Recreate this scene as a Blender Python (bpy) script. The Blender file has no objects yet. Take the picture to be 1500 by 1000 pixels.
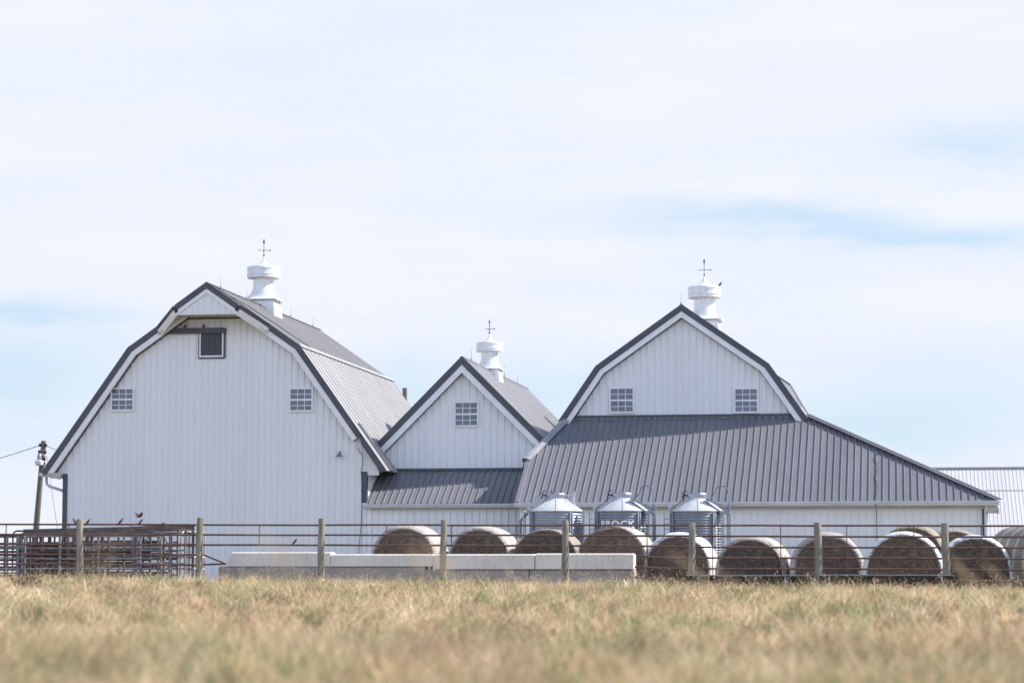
import bpy, math, random
import numpy as np
from mathutils import Vector, noise
random.seed(11); rng = np.random.default_rng(5)
sc = bpy.context.scene
COL = sc.collection
for w in list(bpy.data.worlds): bpy.data.worlds.remove(w)

# ------------------------------------------------------------------ camera
F_PX = 3542.0                                   # focal length in px of the 1500 px wide photograph (85 mm)
PITCH = math.atan(340 / F_PX); YAW = math.atan(580 * math.cos(PITCH) / F_PX)
CAMZ = 1.0
_sa, _ca, _st, _ct = math.sin(YAW), math.cos(YAW), math.sin(PITCH), math.cos(PITCH)
_F = Vector((-_sa*_ct, _ca*_ct, _st)); _R = Vector((_ca, _sa, 0)); _U = Vector((_sa*_st, -_ca*_st, _ct))
def ray(x, y):
    return _F + _R*((x-750)/F_PX) + _U*((500-y)/F_PX)
def P(x, y, v):                                 # photograph pixel -> point at depth v (barns face -Y)
    d = ray(x, y); t = v/d.y
    return Vector((d.x*t, v, CAMZ + d.z*t))
cam = bpy.data.cameras.new('camera'); co = bpy.data.objects.new('camera', cam); COL.objects.link(co)
cam.lens = 85; cam.sensor_width = 36; cam.clip_end = 9000; cam.clip_start = .05
co.location = (0, 0, CAMZ); co.rotation_euler = (math.pi/2 + PITCH, 0, YAW)
cam.dof.use_dof = True; cam.dof.focus_distance = 70; cam.dof.aperture_fstop = 1.35
sc.camera = co

# ------------------------------------------------------------------ node helpers / materials
def new_mat(name):
    m = bpy.data.materials.new(name); m.use_nodes = True
    nt = m.node_tree; b = nt.nodes['Principled BSDF']
    return m, nt, b
def N(nt, typ, **kw):
    n = nt.nodes.new(typ)
    for k, v in kw.items():
        if k in n.inputs: n.inputs[k].default_value = v
        else: setattr(n, k, v)
    return n
def mathn(nt, op, a, b=None, clamp=False):
    n = nt.nodes.new('ShaderNodeMath'); n.operation = op; n.use_clamp = clamp
    for i, s in enumerate((a, b)):
        if s is None: continue
        if isinstance(s, (int, float)): n.inputs[i].default_value = s
        else: nt.links.new(s, n.inputs[i])
    return n.outputs[0]
def rgbmix(nt, fac, a, b, typ='MIX'):
    n = nt.nodes.new('ShaderNodeMixRGB'); n.blend_type = typ
    for i, s in enumerate((fac, a, b)):
        if isinstance(s, (int, float)): n.inputs[i].default_value = s
        elif isinstance(s, tuple): n.inputs[i].default_value = (*s, 1) if len(s) == 3 else s
        else: nt.links.new(s, n.inputs[i])
    return n.outputs[0]
def noise_fac(nt, scale, detail=4, vec=None, stretch=None, lo=.35, hi=.65, obj=True):
    tc = nt.nodes.new('ShaderNodeTexCoord')
    src = tc.outputs['Object'] if obj else tc.outputs['Generated']
    if stretch:
        mp = nt.nodes.new('ShaderNodeMapping'); mp.inputs['Scale'].default_value = stretch
        nt.links.new(src, mp.inputs[0]); src = mp.outputs[0]
    n = N(nt, 'ShaderNodeTexNoise', Scale=scale, Detail=detail); nt.links.new(src, n.inputs['Vector'])
    r = nt.nodes.new('ShaderNodeMapRange'); r.inputs[1].default_value = lo; r.inputs[2].default_value = hi
    nt.links.new(n.outputs['Fac'], r.inputs[0])
    return r.outputs[0]
def simple(name, col, col2=None, scale=3, rough=.6, metal=0, stretch=None, bump=0, bscale=30, spec=None, lo=.35, hi=.65, fine=.0):
    m, nt, b = new_mat(name)
    b.inputs['Roughness'].default_value = rough; b.inputs['Metallic'].default_value = metal
    if spec is not None: b.inputs['Specular IOR Level'].default_value = spec
    if col2 is None: col2 = tuple(c*.85 for c in col)
    c = rgbmix(nt, noise_fac(nt, scale, 5, stretch=stretch, lo=lo, hi=hi), col, col2)
    if fine:
        c = rgbmix(nt, fine, c, rgbmix(nt, noise_fac(nt, scale*9, 3, stretch=stretch), (1.25,)*3, (.7,)*3), 'MULTIPLY')
    nt.links.new(c, b.inputs['Base Color'])
    if bump:
        bp = nt.nodes.new('ShaderNodeBump'); bp.inputs['Strength'].default_value = bump; bp.inputs['Distance'].default_value = .02
        nt.links.new(noise_fac(nt, bscale, 4), bp.inputs['Height']); nt.links.new(bp.outputs[0], b.inputs['Normal'])
    return m
M = {}
M['white_siding'] = simple('white_siding', (.79, .80, .815), (.75, .757, .765), .5, .42, stretch=(2.2, 2.2, .25), lo=.3, hi=.7, fine=.05)
M['white_trim'] = simple('white_trim', (.82, .83, .85), (.76, .76, .77), 2, .4)
M['cupola_white'] = simple('cupola_white', (.84, .84, .84), (.66, .65, .62), 3.2, .4, stretch=(2.5, 2.5, .5), lo=.45, hi=.8)
M['dark_trim'] = simple('dark_trim', (.075, .079, .098), (.06, .063, .08), 2, .45)
M['grey_roof'] = simple('grey_roof', (.205, .200, .217), (.175, .171, .187), .6, .42, stretch=(2, .4, .4), lo=.3, hi=.7, fine=.15)
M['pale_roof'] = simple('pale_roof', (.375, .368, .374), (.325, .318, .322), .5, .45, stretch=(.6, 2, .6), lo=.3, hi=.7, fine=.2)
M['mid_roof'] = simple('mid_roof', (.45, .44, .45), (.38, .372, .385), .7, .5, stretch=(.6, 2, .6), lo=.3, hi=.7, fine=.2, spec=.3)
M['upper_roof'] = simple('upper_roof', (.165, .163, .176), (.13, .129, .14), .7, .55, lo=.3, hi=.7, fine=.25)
M['ridge_cap'] = simple('ridge_cap', (.42, .41, .43), (.34, .335, .35), 1.5, .4)
M['gutter'] = simple('gutter', (.62, .63, .66), (.52, .53, .55), 1.2, .35, stretch=(1, 4, 4))
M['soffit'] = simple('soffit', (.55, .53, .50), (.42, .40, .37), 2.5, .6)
M['glass'] = simple('glass', (.105, .123, .155), (.15, .168, .205), 2.2, .06, spec=.6)
M['door_dark'] = simple('door_dark', (.055, .06, .075), (.045, .048, .06), 1.5, .5, stretch=(9, 9, .3))
M['galvanised'] = simple('galvanised', (.46, .50, .57), (.36, .395, .46), 4, .42, metal=.8, lo=.3, hi=.7)
M['galvanised_dark'] = simple('galvanised_dark', (.34, .37, .425), (.27, .295, .345), 4, .42, metal=.8, lo=.3, hi=.7)
M['galv_roof'] = simple('galv_roof', (.60, .61, .63), (.52, .53, .55), 5, .55, metal=.1)
M['gate_steel'] = simple('gate_steel', (.235, .235, .245), (.12, .095, .085), 2.4, .5, metal=.1, lo=.42, hi=.62)
M['gate_blue'] = simple('gate_blue', (.20, .21, .235), (.12, .105, .10), 2.0, .5, metal=.1, lo=.5, hi=.7)
M['gate_pale'] = simple('gate_pale', (.55, .56, .58), (.34, .33, .33), 3, .45, metal=.3)
M['rust'] = simple('rust', (.085, .05, .042), (.15, .085, .065), 5, .75, bump=.3, bscale=60)
M['rust_dark'] = simple('rust_dark', (.05, .035, .032), (.09, .06, .05), 4, .75)
M['post_wood'] = simple('post_wood', (.33, .31, .25), (.17, .145, .115), 5, .85, stretch=(4, 4, .35), bump=.5, bscale=30, fine=.35)
M['old_wood'] = simple('old_wood', (.19, .155, .135), (.09, .07, .06), 4, .85, stretch=(.35, 4, 4), fine=.3)
M['pole_wood'] = simple('pole_wood', (.22, .19, .165), (.12, .10, .09), 4, .85, stretch=(4, 4, .3), fine=.3)
M['insulator'] = simple('insulator', (.05, .045, .045), None, 5, .3)
M['lamp_white'] = simple('lamp_white', (.75, .74, .72), None, 5, .4)
M['wire'] = simple('wire', (.06, .06, .065), None, 5, .5)
M['rubber'] = simple('rubber', (.018, .019, .022), (.03, .03, .032), 6, .5)
M['iron'] = simple('iron', (.045, .042, .045), (.09, .075, .07), 8, .6)
M['letter_white'] = simple('letter_white', (.86, .87, .9), (.76, .77, .8), 5, .45)
M['letter_yellow'] = simple('letter_yellow', (.65, .40, .04), None, 5, .5)
M['lamp_green'] = simple('lamp_green', (.03, .16, .13), None, 5, .4)
M['galv_dull'] = simple('galv_dull', (.30, .33, .39), (.22, .24, .29), 4, .45, metal=.6)
M['wrap_white'] = simple('wrap_white', (.86, .87, .89), (.70, .71, .73), 3, .35, stretch=(2, .3, 2), bump=.4, bscale=9)
M['bird'] = simple('bird', (.11, .085, .065), (.05, .04, .035), 22, .8)
M['bird_belly'] = simple('bird_belly', (.32, .28, .24), None, 12, .8)
M['shed_white'] = simple('shed_white', (.60, .585, .59), (.54, .525, .535), .3, .4, stretch=(2, .3, .3))

def netwrap(name, base, hay, amount):
    m, nt, b = new_mat(name); b.inputs['Roughness'].default_value = .55
    tc = nt.nodes.new('ShaderNodeTexCoord')
    fine = noise_fac(nt, 55, 3, lo=.3, hi=.7); band = noise_fac(nt, 5, 3, stretch=(.25, 4, .25), lo=.42, hi=.6)
    f = mathn(nt, 'ADD', mathn(nt, 'MULTIPLY', fine, .55), mathn(nt, 'MULTIPLY', band, .45))
    f = mathn(nt, 'MULTIPLY', f, amount, True)
    c = rgbmix(nt, f, base, hay); nt.links.new(c, b.inputs['Base Color'])
    bp = nt.nodes.new('ShaderNodeBump'); bp.inputs['Strength'].default_value = .6; bp.inputs['Distance'].default_value = .02
    nt.links.new(noise_fac(nt, 26, 5), bp.inputs['Height']); nt.links.new(bp.outputs[0], b.inputs['Normal'])
    return m
M['net_wrap'] = netwrap('net_wrap', (.60, .565, .54), (.27, .215, .17), .95)
M['net_wrap_worn'] = netwrap('net_wrap_worn', (.46, .42, .38), (.18, .14, .11), 1.1)
M['net_wrap_tan'] = netwrap('net_wrap_tan', (.40, .36, .27), (.25, .20, .13), 1.1)
def striped():
    m, nt, b = new_mat('net_wrap_green'); b.inputs['Roughness'].default_value = .55
    tc = nt.nodes.new('ShaderNodeTexCoord'); sp = nt.nodes.new('ShaderNodeSeparateXYZ'); nt.links.new(tc.outputs['Object'], sp.inputs[0])
    s = mathn(nt, 'SINE', mathn(nt, 'MULTIPLY', sp.outputs[1], 17.0))
    s = mathn(nt, 'ADD', mathn(nt, 'MULTIPLY', s, 1.6), -.75, True)
    n = noise_fac(nt, 30, 4, lo=.35, hi=.65)
    hay = rgbmix(nt, n, (.33, .27, .21), (.12, .095, .08))
    net = rgbmix(nt, n, (.50, .53, .47), (.33, .36, .32))
    nt.links.new(rgbmix(nt, s, hay, net), b.inputs['Base Color'])
    return m
M['net_wrap_green'] = striped()
def hay_mat():
    m, nt, b = new_mat('hay_end'); b.inputs['Roughness'].default_value = .9
    b.inputs['Specular IOR Level'].default_value = .1
    tc = nt.nodes.new('ShaderNodeTexCoord')
    sp = nt.nodes.new('ShaderNodeSeparateXYZ'); nt.links.new(tc.outputs['Object'], sp.inputs[0])
    r = mathn(nt, 'SQRT', mathn(nt, 'ADD', mathn(nt, 'POWER', sp.outputs[0], 2), mathn(nt, 'POWER', mathn(nt, 'ADD', sp.outputs[2], -.84), 2)))
    an = mathn(nt, 'ARCTAN2', mathn(nt, 'ADD', sp.outputs[2], -.84), sp.outputs[0])
    cb = nt.nodes.new('ShaderNodeCombineXYZ')
    nt.links.new(mathn(nt, 'ADD', mathn(nt, 'MULTIPLY', r, 26), mathn(nt, 'MULTIPLY', an, .9)), cb.inputs[0])
    nt.links.new(mathn(nt, 'MULTIPLY', an, 4), cb.inputs[1]); nt.links.new(sp.outputs[1], cb.inputs[2])
    n1 = N(nt, 'ShaderNodeTexNoise', Scale=1.0, Detail=6, Roughness=.7); nt.links.new(cb.outputs[0], n1.inputs['Vector'])
    mr = nt.nodes.new('ShaderNodeMapRange'); mr.inputs[1].default_value = .33; mr.inputs[2].default_value = .7
    nt.links.new(n1.outputs['Fac'], mr.inputs[0])
    c = rgbmix(nt, mr.outputs[0], (.082, .063, .054), (.31, .245, .20))
    c = rgbmix(nt, .8, c, rgbmix(nt, noise_fac(nt, 3.2, 4), (1.3, 1.25, 1.2), (.72, .70, .70)), 'MULTIPLY')
    oi = nt.nodes.new('ShaderNodeObjectInfo')
    c = rgbmix(nt, 1.0, c, rgbmix(nt, oi.outputs['Random'], (1.3, 1.2, 1.12), (.82, .82, .84)), 'MULTIPLY')
    nt.links.new(c, b.inputs['Base Color'])
    bp = nt.nodes.new('ShaderNodeBump'); bp.inputs['Strength'].default_value = .9; bp.inputs['Distance'].default_value = .04
    nt.links.new(mr.outputs[0], bp.inputs['Height']); nt.links.new(bp.outputs[0], b.inputs['Normal'])
    return m
M['hay'] = hay_mat()
M['straw'] = simple('straw', (.25, .205, .15), (.11, .088, .07), 9, .8)
def concrete(name, c1, c2, c3, bump=.2):
    m, nt, b = new_mat(name); b.inputs['Roughness'].default_value = .85
    c = rgbmix(nt, noise_fac(nt, 1.6, 6, lo=.3, hi=.7), c1, c2)
    st = noise_fac(nt, 2.0, 4, stretch=(6, 6, .5), lo=.56, hi=.76)
    c = rgbmix(nt, mathn(nt, 'MULTIPLY', st, .55), c, c3)
    c = rgbmix(nt, .5, c, rgbmix(nt, noise_fac(nt, 24, 4), (1.15,)*3, (.82,)*3), 'MULTIPLY')
    nt.links.new(c, b.inputs['Base Color'])
    bp = nt.nodes.new('ShaderNodeBump'); bp.inputs['Strength'].default_value = bump; bp.inputs['Distance'].default_value = .02
    nt.links.new(noise_fac(nt, 18, 6), bp.inputs['Height']); nt.links.new(bp.outputs[0], b.inputs['Normal'])
    return m
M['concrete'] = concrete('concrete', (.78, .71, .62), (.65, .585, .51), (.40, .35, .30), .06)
M['concrete_shaded'] = concrete('concrete_shaded', (.40, .365, .335), (.30, .27, .245), (.20, .17, .15))  # darker copy of the concrete: shade of the recessed lower row put into colour
def grass_mat(name, tr=.45):
    m, nt, b = new_mat(name); b.inputs['Roughness'].default_value = .7; b.inputs['Specular IOR Level'].default_value = .2
    at = nt.nodes.new('ShaderNodeVertexColor'); at.layer_name = 'tint'
    nt.links.new(at.outputs[0], b.inputs['Base Color'])
    t = nt.nodes.new('ShaderNodeBsdfTranslucent'); nt.links.new(at.outputs[0], t.inputs[0])
    mx = nt.nodes.new('ShaderNodeMixShader'); mx.inputs[0].default_value = tr
    nt.links.new(b.outputs[0], mx.inputs[1]); nt.links.new(t.outputs[0], mx.inputs[2])
    nt.links.new(mx.outputs[0], nt.nodes['Material Output'].inputs[0])
    return m
M['grass'] = grass_mat('dry_grass')
def ground_mat():
    m, nt, b = new_mat('dry_field'); b.inputs['Roughness'].default_value = .95; b.inputs['Specular IOR Level'].default_value = .05
    c = rgbmix(nt, noise_fac(nt, .35, 6, lo=.35, hi=.65), (.34, .27, .165), (.26, .225, .13))
    c = rgbmix(nt, .7, c, rgbmix(nt, noise_fac(nt, 9, 5), (1.3, 1.25, 1.2), (.6, .62, .62)), 'MULTIPLY')
    nt.links.new(c, b.inputs['Base Color'])
    bp = nt.nodes.new('ShaderNodeBump'); bp.inputs['Strength'].default_value = .8; bp.inputs['Distance'].default_value = .08
    nt.links.new(noise_fac(nt, 12, 6), bp.inputs['Height']); nt.links.new(bp.outputs[0], b.inputs['Normal'])
    return m
M['ground'] = ground_mat()

# ------------------------------------------------------------------ mesh builder
class MB:
    def __init__(s): s.v = []; s.f = []; s.sm = []
    def add(s, vs, fs, smooth=False):
        o = len(s.v); s.v += [tuple(p) for p in vs]; s.f += [tuple(i+o for i in f) for f in fs]; s.sm += [smooth]*len(fs)
        return s
    def box(s, c, d, rz=0, axes=None):
        c = Vector(c); hx, hy, hz = d[0]/2, d[1]/2, d[2]/2
        if axes is None: axes = (Vector((math.cos(rz), math.sin(rz), 0)), Vector((-math.sin(rz), math.cos(rz), 0)), Vector((0, 0, 1)))
        vs = [c + axes[0]*(hx*i) + axes[1]*(hy*j) + axes[2]*(hz*k) for k in (-1, 1) for i, j in ((-1, -1), (1, -1), (1, 1), (-1, 1))]
        return s.add(vs, [(3, 2, 1, 0), (4, 5, 6, 7), (0, 1, 5, 4), (1, 2, 6, 5), (2, 3, 7, 6), (3, 0, 4, 7)])
    def bb(s, x0, x1, y0, y1, z0, z1):
        return s.box(((x0+x1)/2, (y0+y1)/2, (z0+z1)/2), (x1-x0, y1-y0, z1-z0))
    def beam(s, p, q, w, h, up=(0, 0, 1)):
        p, q = Vector(p), Vector(q); d = q-p; L = d.length; d.normalize(); upv = Vector(up)
        sx = d.cross(upv)
        if sx.length < 1e-5: sx = Vector((1, 0, 0))
        sx.normalize(); u = sx.cross(d)
        return s.box((p+q)/2, (L, w, h), axes=(d, sx, u))
    def tube(s, pts, r, n=8, cap=True):
        pts = [Vector(p) for p in pts]; rr = r if isinstance(r, (list, tuple)) else [r]*len(pts)
        vs = []; fs = []; prev = None
        for i, p in enumerate(pts):
            d = (pts[min(i+1, len(pts)-1)] - pts[max(i-1, 0)]).normalized()
            if prev is None:
                a = d.cross(Vector((0, 0, 1)))
                if a.length < 1e-3: a = d.cross(Vector((0, 1, 0)))
            else: a = prev - d*prev.dot(d)
            a.normalize(); prev = a; b = d.cross(a)
            vs += [p + (a*math.cos(t) + b*math.sin(t))*rr[i] for t in (2*math.pi*k/n for k in range(n))]
        for i in range(len(pts)-1):
            for k in range(n): fs.append((i*n+k, i*n+(k+1) % n, (i+1)*n+(k+1) % n, (i+1)*n+k))
        s.add(vs, fs, True)
        if cap:
            s.add(vs[:n], [tuple(range(n))[::-1]]); s.add(vs[-n:], [tuple(range(n))])
        return s
    def lathe(s, prof, c=(0, 0, 0), n=32, smooth=True, a0=0):       # prof: (radius, z)
        c = Vector(c); vs = []; fs = []
        for r, z in prof: vs += [c + Vector((r*math.cos(a0+2*math.pi*k/n), r*math.sin(a0+2*math.pi*k/n), z)) for k in range(n)]
        for i in range(len(prof)-1):
            for k in range(n): fs.append((i*n+k, i*n+(k+1) % n, (i+1)*n+(k+1) % n, (i+1)*n+k))
        s.add(vs, fs, smooth)
        if prof[-1][0] > .004: s.add(vs[-n:], [tuple(range(n))])
        if prof[0][0] > .004: s.add(vs[:n], [tuple(range(n))[::-1]])
        return s
    def slab(s, poly, n, t):                                         # polygon (3d points) thickened by t along -n
        poly = [Vector(p) for p in poly]; n = Vector(n).normalized(); k = len(poly)
        nn = (poly[1]-poly[0]).cross(poly[2]-poly[1])
        if nn.dot(n) < 0: poly = poly[::-1]
        vs = poly + [p - n*t for p in poly]
        return s.add(vs, [tuple(range(k)), tuple(range(2*k-1, k-1, -1))] + [(i, i+k, (i+1) % k+k, (i+1) % k) for i in range(k)])
    def ribs(s, poly, along, n, sp, w=.055, h=.022, off=0., top=.5, jit=0):
        """raised ribs running in direction `along` over a convex planar polygon with normal n"""
        poly = [Vector(p) for p in poly]; n = Vector(n).normalized(); B = Vector(along).normalized(); A = B.cross(n)
        O = poly[0]; q = [((p-O).dot(A), (p-O).dot(B)) for p in poly]
        def rng_at(a):
            hs = []
            for i in range(len(q)):
                (a0, b0), (a1, b1) = q[i], q[(i+1) % len(q)]
                if (a0-a)*(a1-a) < 0: hs.append(b0+(b1-b0)*(a-a0)/(a1-a0))
            return (min(hs), max(hs)) if len(hs) >= 2 else None
        amin, amax = min(x for x, _ in q), max(x for x, _ in q)
        a = amin + off + sp*.5
        while a < amax:
            aa = a + random.uniform(-jit, jit)
            r0, r1 = rng_at(aa-w/2), rng_at(aa+w/2)
            if r0 and r1:
                lo, hi = max(r0[0], r1[0]), min(r0[1], r1[1])
                if hi-lo > .05:
                    pt = lambda x, b, z: O + A*x + B*b + n*z
                    wt = w*top/2
                    vs = [pt(aa-w/2, lo, 0), pt(aa-wt, lo, h), pt(aa+wt, lo, h), pt(aa+w/2, lo, 0),
                          pt(aa-w/2, hi, 0), pt(aa-wt, hi, h), pt(aa+wt, hi, h), pt(aa+w/2, hi, 0)]
                    s.add(vs, [(0, 1, 5, 4), (1, 2, 6, 5), (2, 3, 7, 6), (0, 3, 2, 1), (4, 5, 6, 7)])
            a += sp
        return s
    def build(s, name, mat, parent=None, bevel=0):
        me = bpy.data.meshes.new(name); off = Vector((0, 0, 0)); p = parent
        while p is not None: off += p.location; p = p.parent
        me.from_pydata([Vector(v)-off for v in s.v], [], s.f); me.polygons.foreach_set('use_smooth', s.sm)
        me.materials.append(M[mat] if isinstance(mat, str) else mat); me.update(); me.set_sharp_from_angle(angle=math.radians(34))
        o = bpy.data.objects.new(name, me); COL.objects.link(o); o.parent = parent
        if bevel:
            b = o.modifiers.new('bevel', 'BEVEL'); b.width = bevel; b.segments = 2; b.limit_method = 'ANGLE'
        return o
def thing(name, label, cat, loc=(0, 0, 0), rz=0, group=None):
    o = bpy.data.objects.new(name, None); COL.objects.link(o); o.location = loc; o.rotation_euler = (0, 0, rz)
    o.empty_display_size = .2
    tag(o, label, cat, group); return o
def tag(o, label=None, cat=None, group=None, kind=None):
    if label: o['label'] = label
    if cat: o['category'] = cat
    if group: o['group'] = group
    if kind: o['kind'] = kind
    return o
def copy_tree(o, parent=None):
    c = o.copy(); COL.objects.link(c)
    if parent: c.parent = parent
    for ch in [x for x in bpy.data.objects if x.parent == o]: copy_tree(ch, c)
    return c

# ------------------------------------------------------------------ ground
def lerp(a, b, t): return a+(b-a)*t
def sstep(a, b, x):
    t = min(1, max(0, (x-a)/(b-a))); return t*t*(3-2*t)
def G(u, v, rough=True):
    crest = lerp(.86, .545, min(1.4, max(-.4, (u+24)/29)))
    back = lerp(.48, .10, sstep(-11, 2, u))
    vv = max(0, min(v, 50))
    front = .05 + (crest-.05)*(vv/50)
    z = front if v <= 50 else lerp(crest, back, sstep(51, 60, v))
    if rough and v < 70: z += .05*noise.noise((u*.35, v*.35, 3)) + .022*noise.noise((u*1.3, v*1.3, 8))
    return z
us = [-4000, -1500, -500, -200, -100, -70] + [x*1.0 for x in range(-55, 41)] + [60, 100, 200, 500, 1500, 4000]
vs_ = [-1500, -300, -60, -20] + [x*1.0 for x in range(-8, 111)] + [130, 180, 300, 700, 2000, 6000]
gv = [(u, v, G(u, v)) for v in vs_ for u in us]; nu = len(us)
gf = [(j*nu+i, j*nu+i+1, (j+1)*nu+i+1, (j+1)*nu+i) for j in range(len(vs_)-1) for i in range(nu-1)]
g = MB(); g.add(gv, gf, True); tag(g.build('ground', 'ground'), kind='structure')

# ------------------------------------------------------------------ grass (stuff)
def grass_object(name, roots, heights, widths, lean, tints, segs=3, curl=.35):
    n = len(roots); k = segs+1
    ang = rng.uniform(0, 2*np.pi, n); fx, fy = np.cos(ang), np.sin(ang)      # ribbon facing
    t = np.linspace(0, 1, k)
    V = np.zeros((n, k, 2, 3), np.float32)
    for j in range(k):
        b = t[j]**1.7
        cx = roots[:, 0] + lean[:, 0]*heights*b; cy = roots[:, 1] + lean[:, 1]*heights*b
        cz = roots[:, 2] + heights*(t[j] - curl*b*np.hypot(lean[:, 0], lean[:, 1])**2*.6)
        w = widths*(1-.75*t[j]**2)*.5
        V[:, j, 0] = np.stack([cx-fx*w, cy-fy*w, cz], 1); V[:, j, 1] = np.stack([cx+fx*w, cy+fy*w, cz], 1)
    V = V.reshape(-1, 3)
    base = (np.arange(n)*k*2)[:, None, None]; jj = (np.arange(segs)*2)[None, :, None]
    Fc = (base + jj + np.array([0, 1, 3, 2])[None, None, :]).reshape(-1, 4)
    me = bpy.data.meshes.new(name)
    me.vertices.add(len(V)); me.vertices.foreach_set('co', V.ravel())
    me.loops.add(Fc.size); me.loops.foreach_set('vertex_index', Fc.ravel().astype(np.int32))
    me.polygons.add(len(Fc)); me.polygons.foreach_set('loop_start', (np.arange(len(Fc))*4).astype(np.int32))
    me.polygons.foreach_set('loop_total', np.full(len(Fc), 4, np.int32))
    me.update(calc_edges=True); me.validate()
    ca = me.color_attributes.new('tint', 'FLOAT_COLOR', 'POINT')
    C4 = np.ones((len(V), 4), np.float32); C4[:, :3] = np.repeat(tints, k*2, axis=0)
    ca.data.foreach_set('color', C4.ravel())
    me.materials.append(M['grass'])
    o = bpy.data.objects.new(name, me); COL.objects.link(o); return o
TAN = np.array([[.60, .46, .28], [.66, .525, .34], [.50, .37, .225], [.70, .59, .42], [.58, .41, .27], [.40, .285, .18]], np.float32)
GRN = np.array([[.26, .29, .12], [.33, .34, .16], [.20, .26, .11]], np.float32)
def scatter(n, v0, v1, half0, slope, power=1.0):
    v = v0 + (v1-v0)*rng.random(n)**power
    cu = -.163*v
    u = cu + (rng.random(n)*2-1)*(half0 + slope*v)
    return u, v
def field(n, v0, v1, power, hmin, hmax, wmin, wmax, name):
    u, v = scatter(n, v0, v1, 2.0, .245, power)
    patch = np.array([noise.noise((a*.45, b*.28, 1.7)) + .5*noise.noise((a*1.6, b*1.1, 5.2)) for a, b in zip(u, v)])
    clump = np.array([noise.noise((a*2.3, b*2.3, 9.1)) for a, b in zip(u, v)])
    z = np.array([G(a, b) for a, b in zip(u, v)])
    h = (hmin+(hmax-hmin)*rng.random(n)**1.6)*np.clip(1+1.0*clump, .35, 1.7)*(1+.35*patch)
    keep = rng.random(n) < np.clip(.62+1.3*clump, .12, 1)
    w = wmin+(wmax-wmin)*rng.random(n)
    th = rng.uniform(0, 2*np.pi, n); le = rng.uniform(.3, 1.75, n)
    lean = np.stack([np.cos(th)*le+.22, np.sin(th)*le-.05], 1)
    t = TAN[rng.integers(0, len(TAN), n)]*rng.uniform(.75, 1.2, (n, 1)).astype(np.float32)
    t *= 1.1
    isg = rng.random(n) < np.clip((patch-.02)*1.7, .04, .75)
    t[isg] = GRN[rng.integers(0, len(GRN), int(isg.sum()))]*rng.uniform(.7, 1.25, (int(isg.sum()), 1)).astype(np.float32)
    big = np.array([noise.noise((a*1.1, b*.8, 31.)) for a, b in zip(u, v)]); t *= (1.16+.55*np.clip(big+.9*clump, -.85, .8))[:, None].astype(np.float32)  # clump tint paints in light: taller clumps brighter, gaps between them darker
    R_ = np.stack([u, v, z-.02], 1); return R_[keep], h[keep], w[keep], lean[keep], t[keep]
parts = [field(60000, 4.5, 20, .9, .14, .36, .003, .007, 'a'), field(140000, 18, 56, .75, .08, .26, .006, .013, 'b'),
         field(9000, 55, 62, 1, .06, .24, .008, .016, 'c')]
# seed heads: short thick ears on thin bent stalks
def seeds(n, v0, v1, hmin, hmax, w):
    R, h, ww, le, t = field(n, v0, v1, .8, hmin, hmax, .002, .003, 's')
    tip = R + np.stack([le[:, 0]*h*.45, le[:, 1]*h*.45, h*.93], 1)
    n2 = len(tip); hh = rng.uniform(.035, .075, n2); lean2 = le*1.3
    tt = np.array([.60, .47, .32], np.float32)*rng.uniform(.8, 1.15, (n2, 1)).astype(np.float32)
    tt[rng.random(n2) < .3] *= np.array([.85, .68, .66], np.float32)
    return (R, h, ww, le*.5, t), (tip, hh, np.full(n2, w), lean2, tt)
for a in ((5000, 6, 20, .25, .45, .010), (9000, 18, 56, .18, .36, .016), (900, 55, 61, .2, .42, .02)):
    parts += list(seeds(*a))
def tussocks(n, v0, v1, nb, hmin, hmax, wd):
    u, v = scatter(n, v0, v1, 2.0, .245, .8); out = []
    for a, b in zip(u, v):
        hh = rng.uniform(hmin, hmax); m = int(nb*rng.uniform(.6, 1.3)); th = rng.uniform(0, 2*np.pi, m); le = rng.uniform(.2, 1.9, m); rad = hh*.28
        r = np.zeros((m, 3)); r[:, 0] = a+rng.normal(0, rad, m); r[:, 1] = b+rng.normal(0, rad, m); r[:, 2] = G(a, b)-.02
        base = TAN[rng.integers(0, len(TAN))]*rng.choice([.52, .8, 1.18, 1.42]) if rng.random() < .72 else GRN[rng.integers(0, len(GRN))]*rng.uniform(.6, 1.3)  # random tussock tone; darkest and lightest steps imitate shaded hollows and lit tops
        t = base[None, :]*rng.uniform(.75, 1.25, (m, 1))
        out.append((r, hh*rng.uniform(.5, 1.1, m), np.full(m, wd)*rng.uniform(.6, 1.4, m), np.stack([np.cos(th)*le+.3, np.sin(th)*le], 1), t))
    return tuple(np.concatenate([o[i] for o in out]) for i in range(5))
parts.append(tussocks(1500, 6, 20, 100, .16, .40, .009)); parts.append(tussocks(1300, 18, 50, 60, .14, .32, .012)); parts.append(tussocks(220, 44, 57, 45, .12, .30, .013))
cat = [np.concatenate([p[i] for p in parts]) for i in range(5)]
tag(grass_object('grass', cat[0], cat[1], cat[2], cat[3], cat[4].astype(np.float32)), kind='stuff',
    label='dry tan pasture grass filling the foreground, with green patches', cat='grass')
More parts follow.
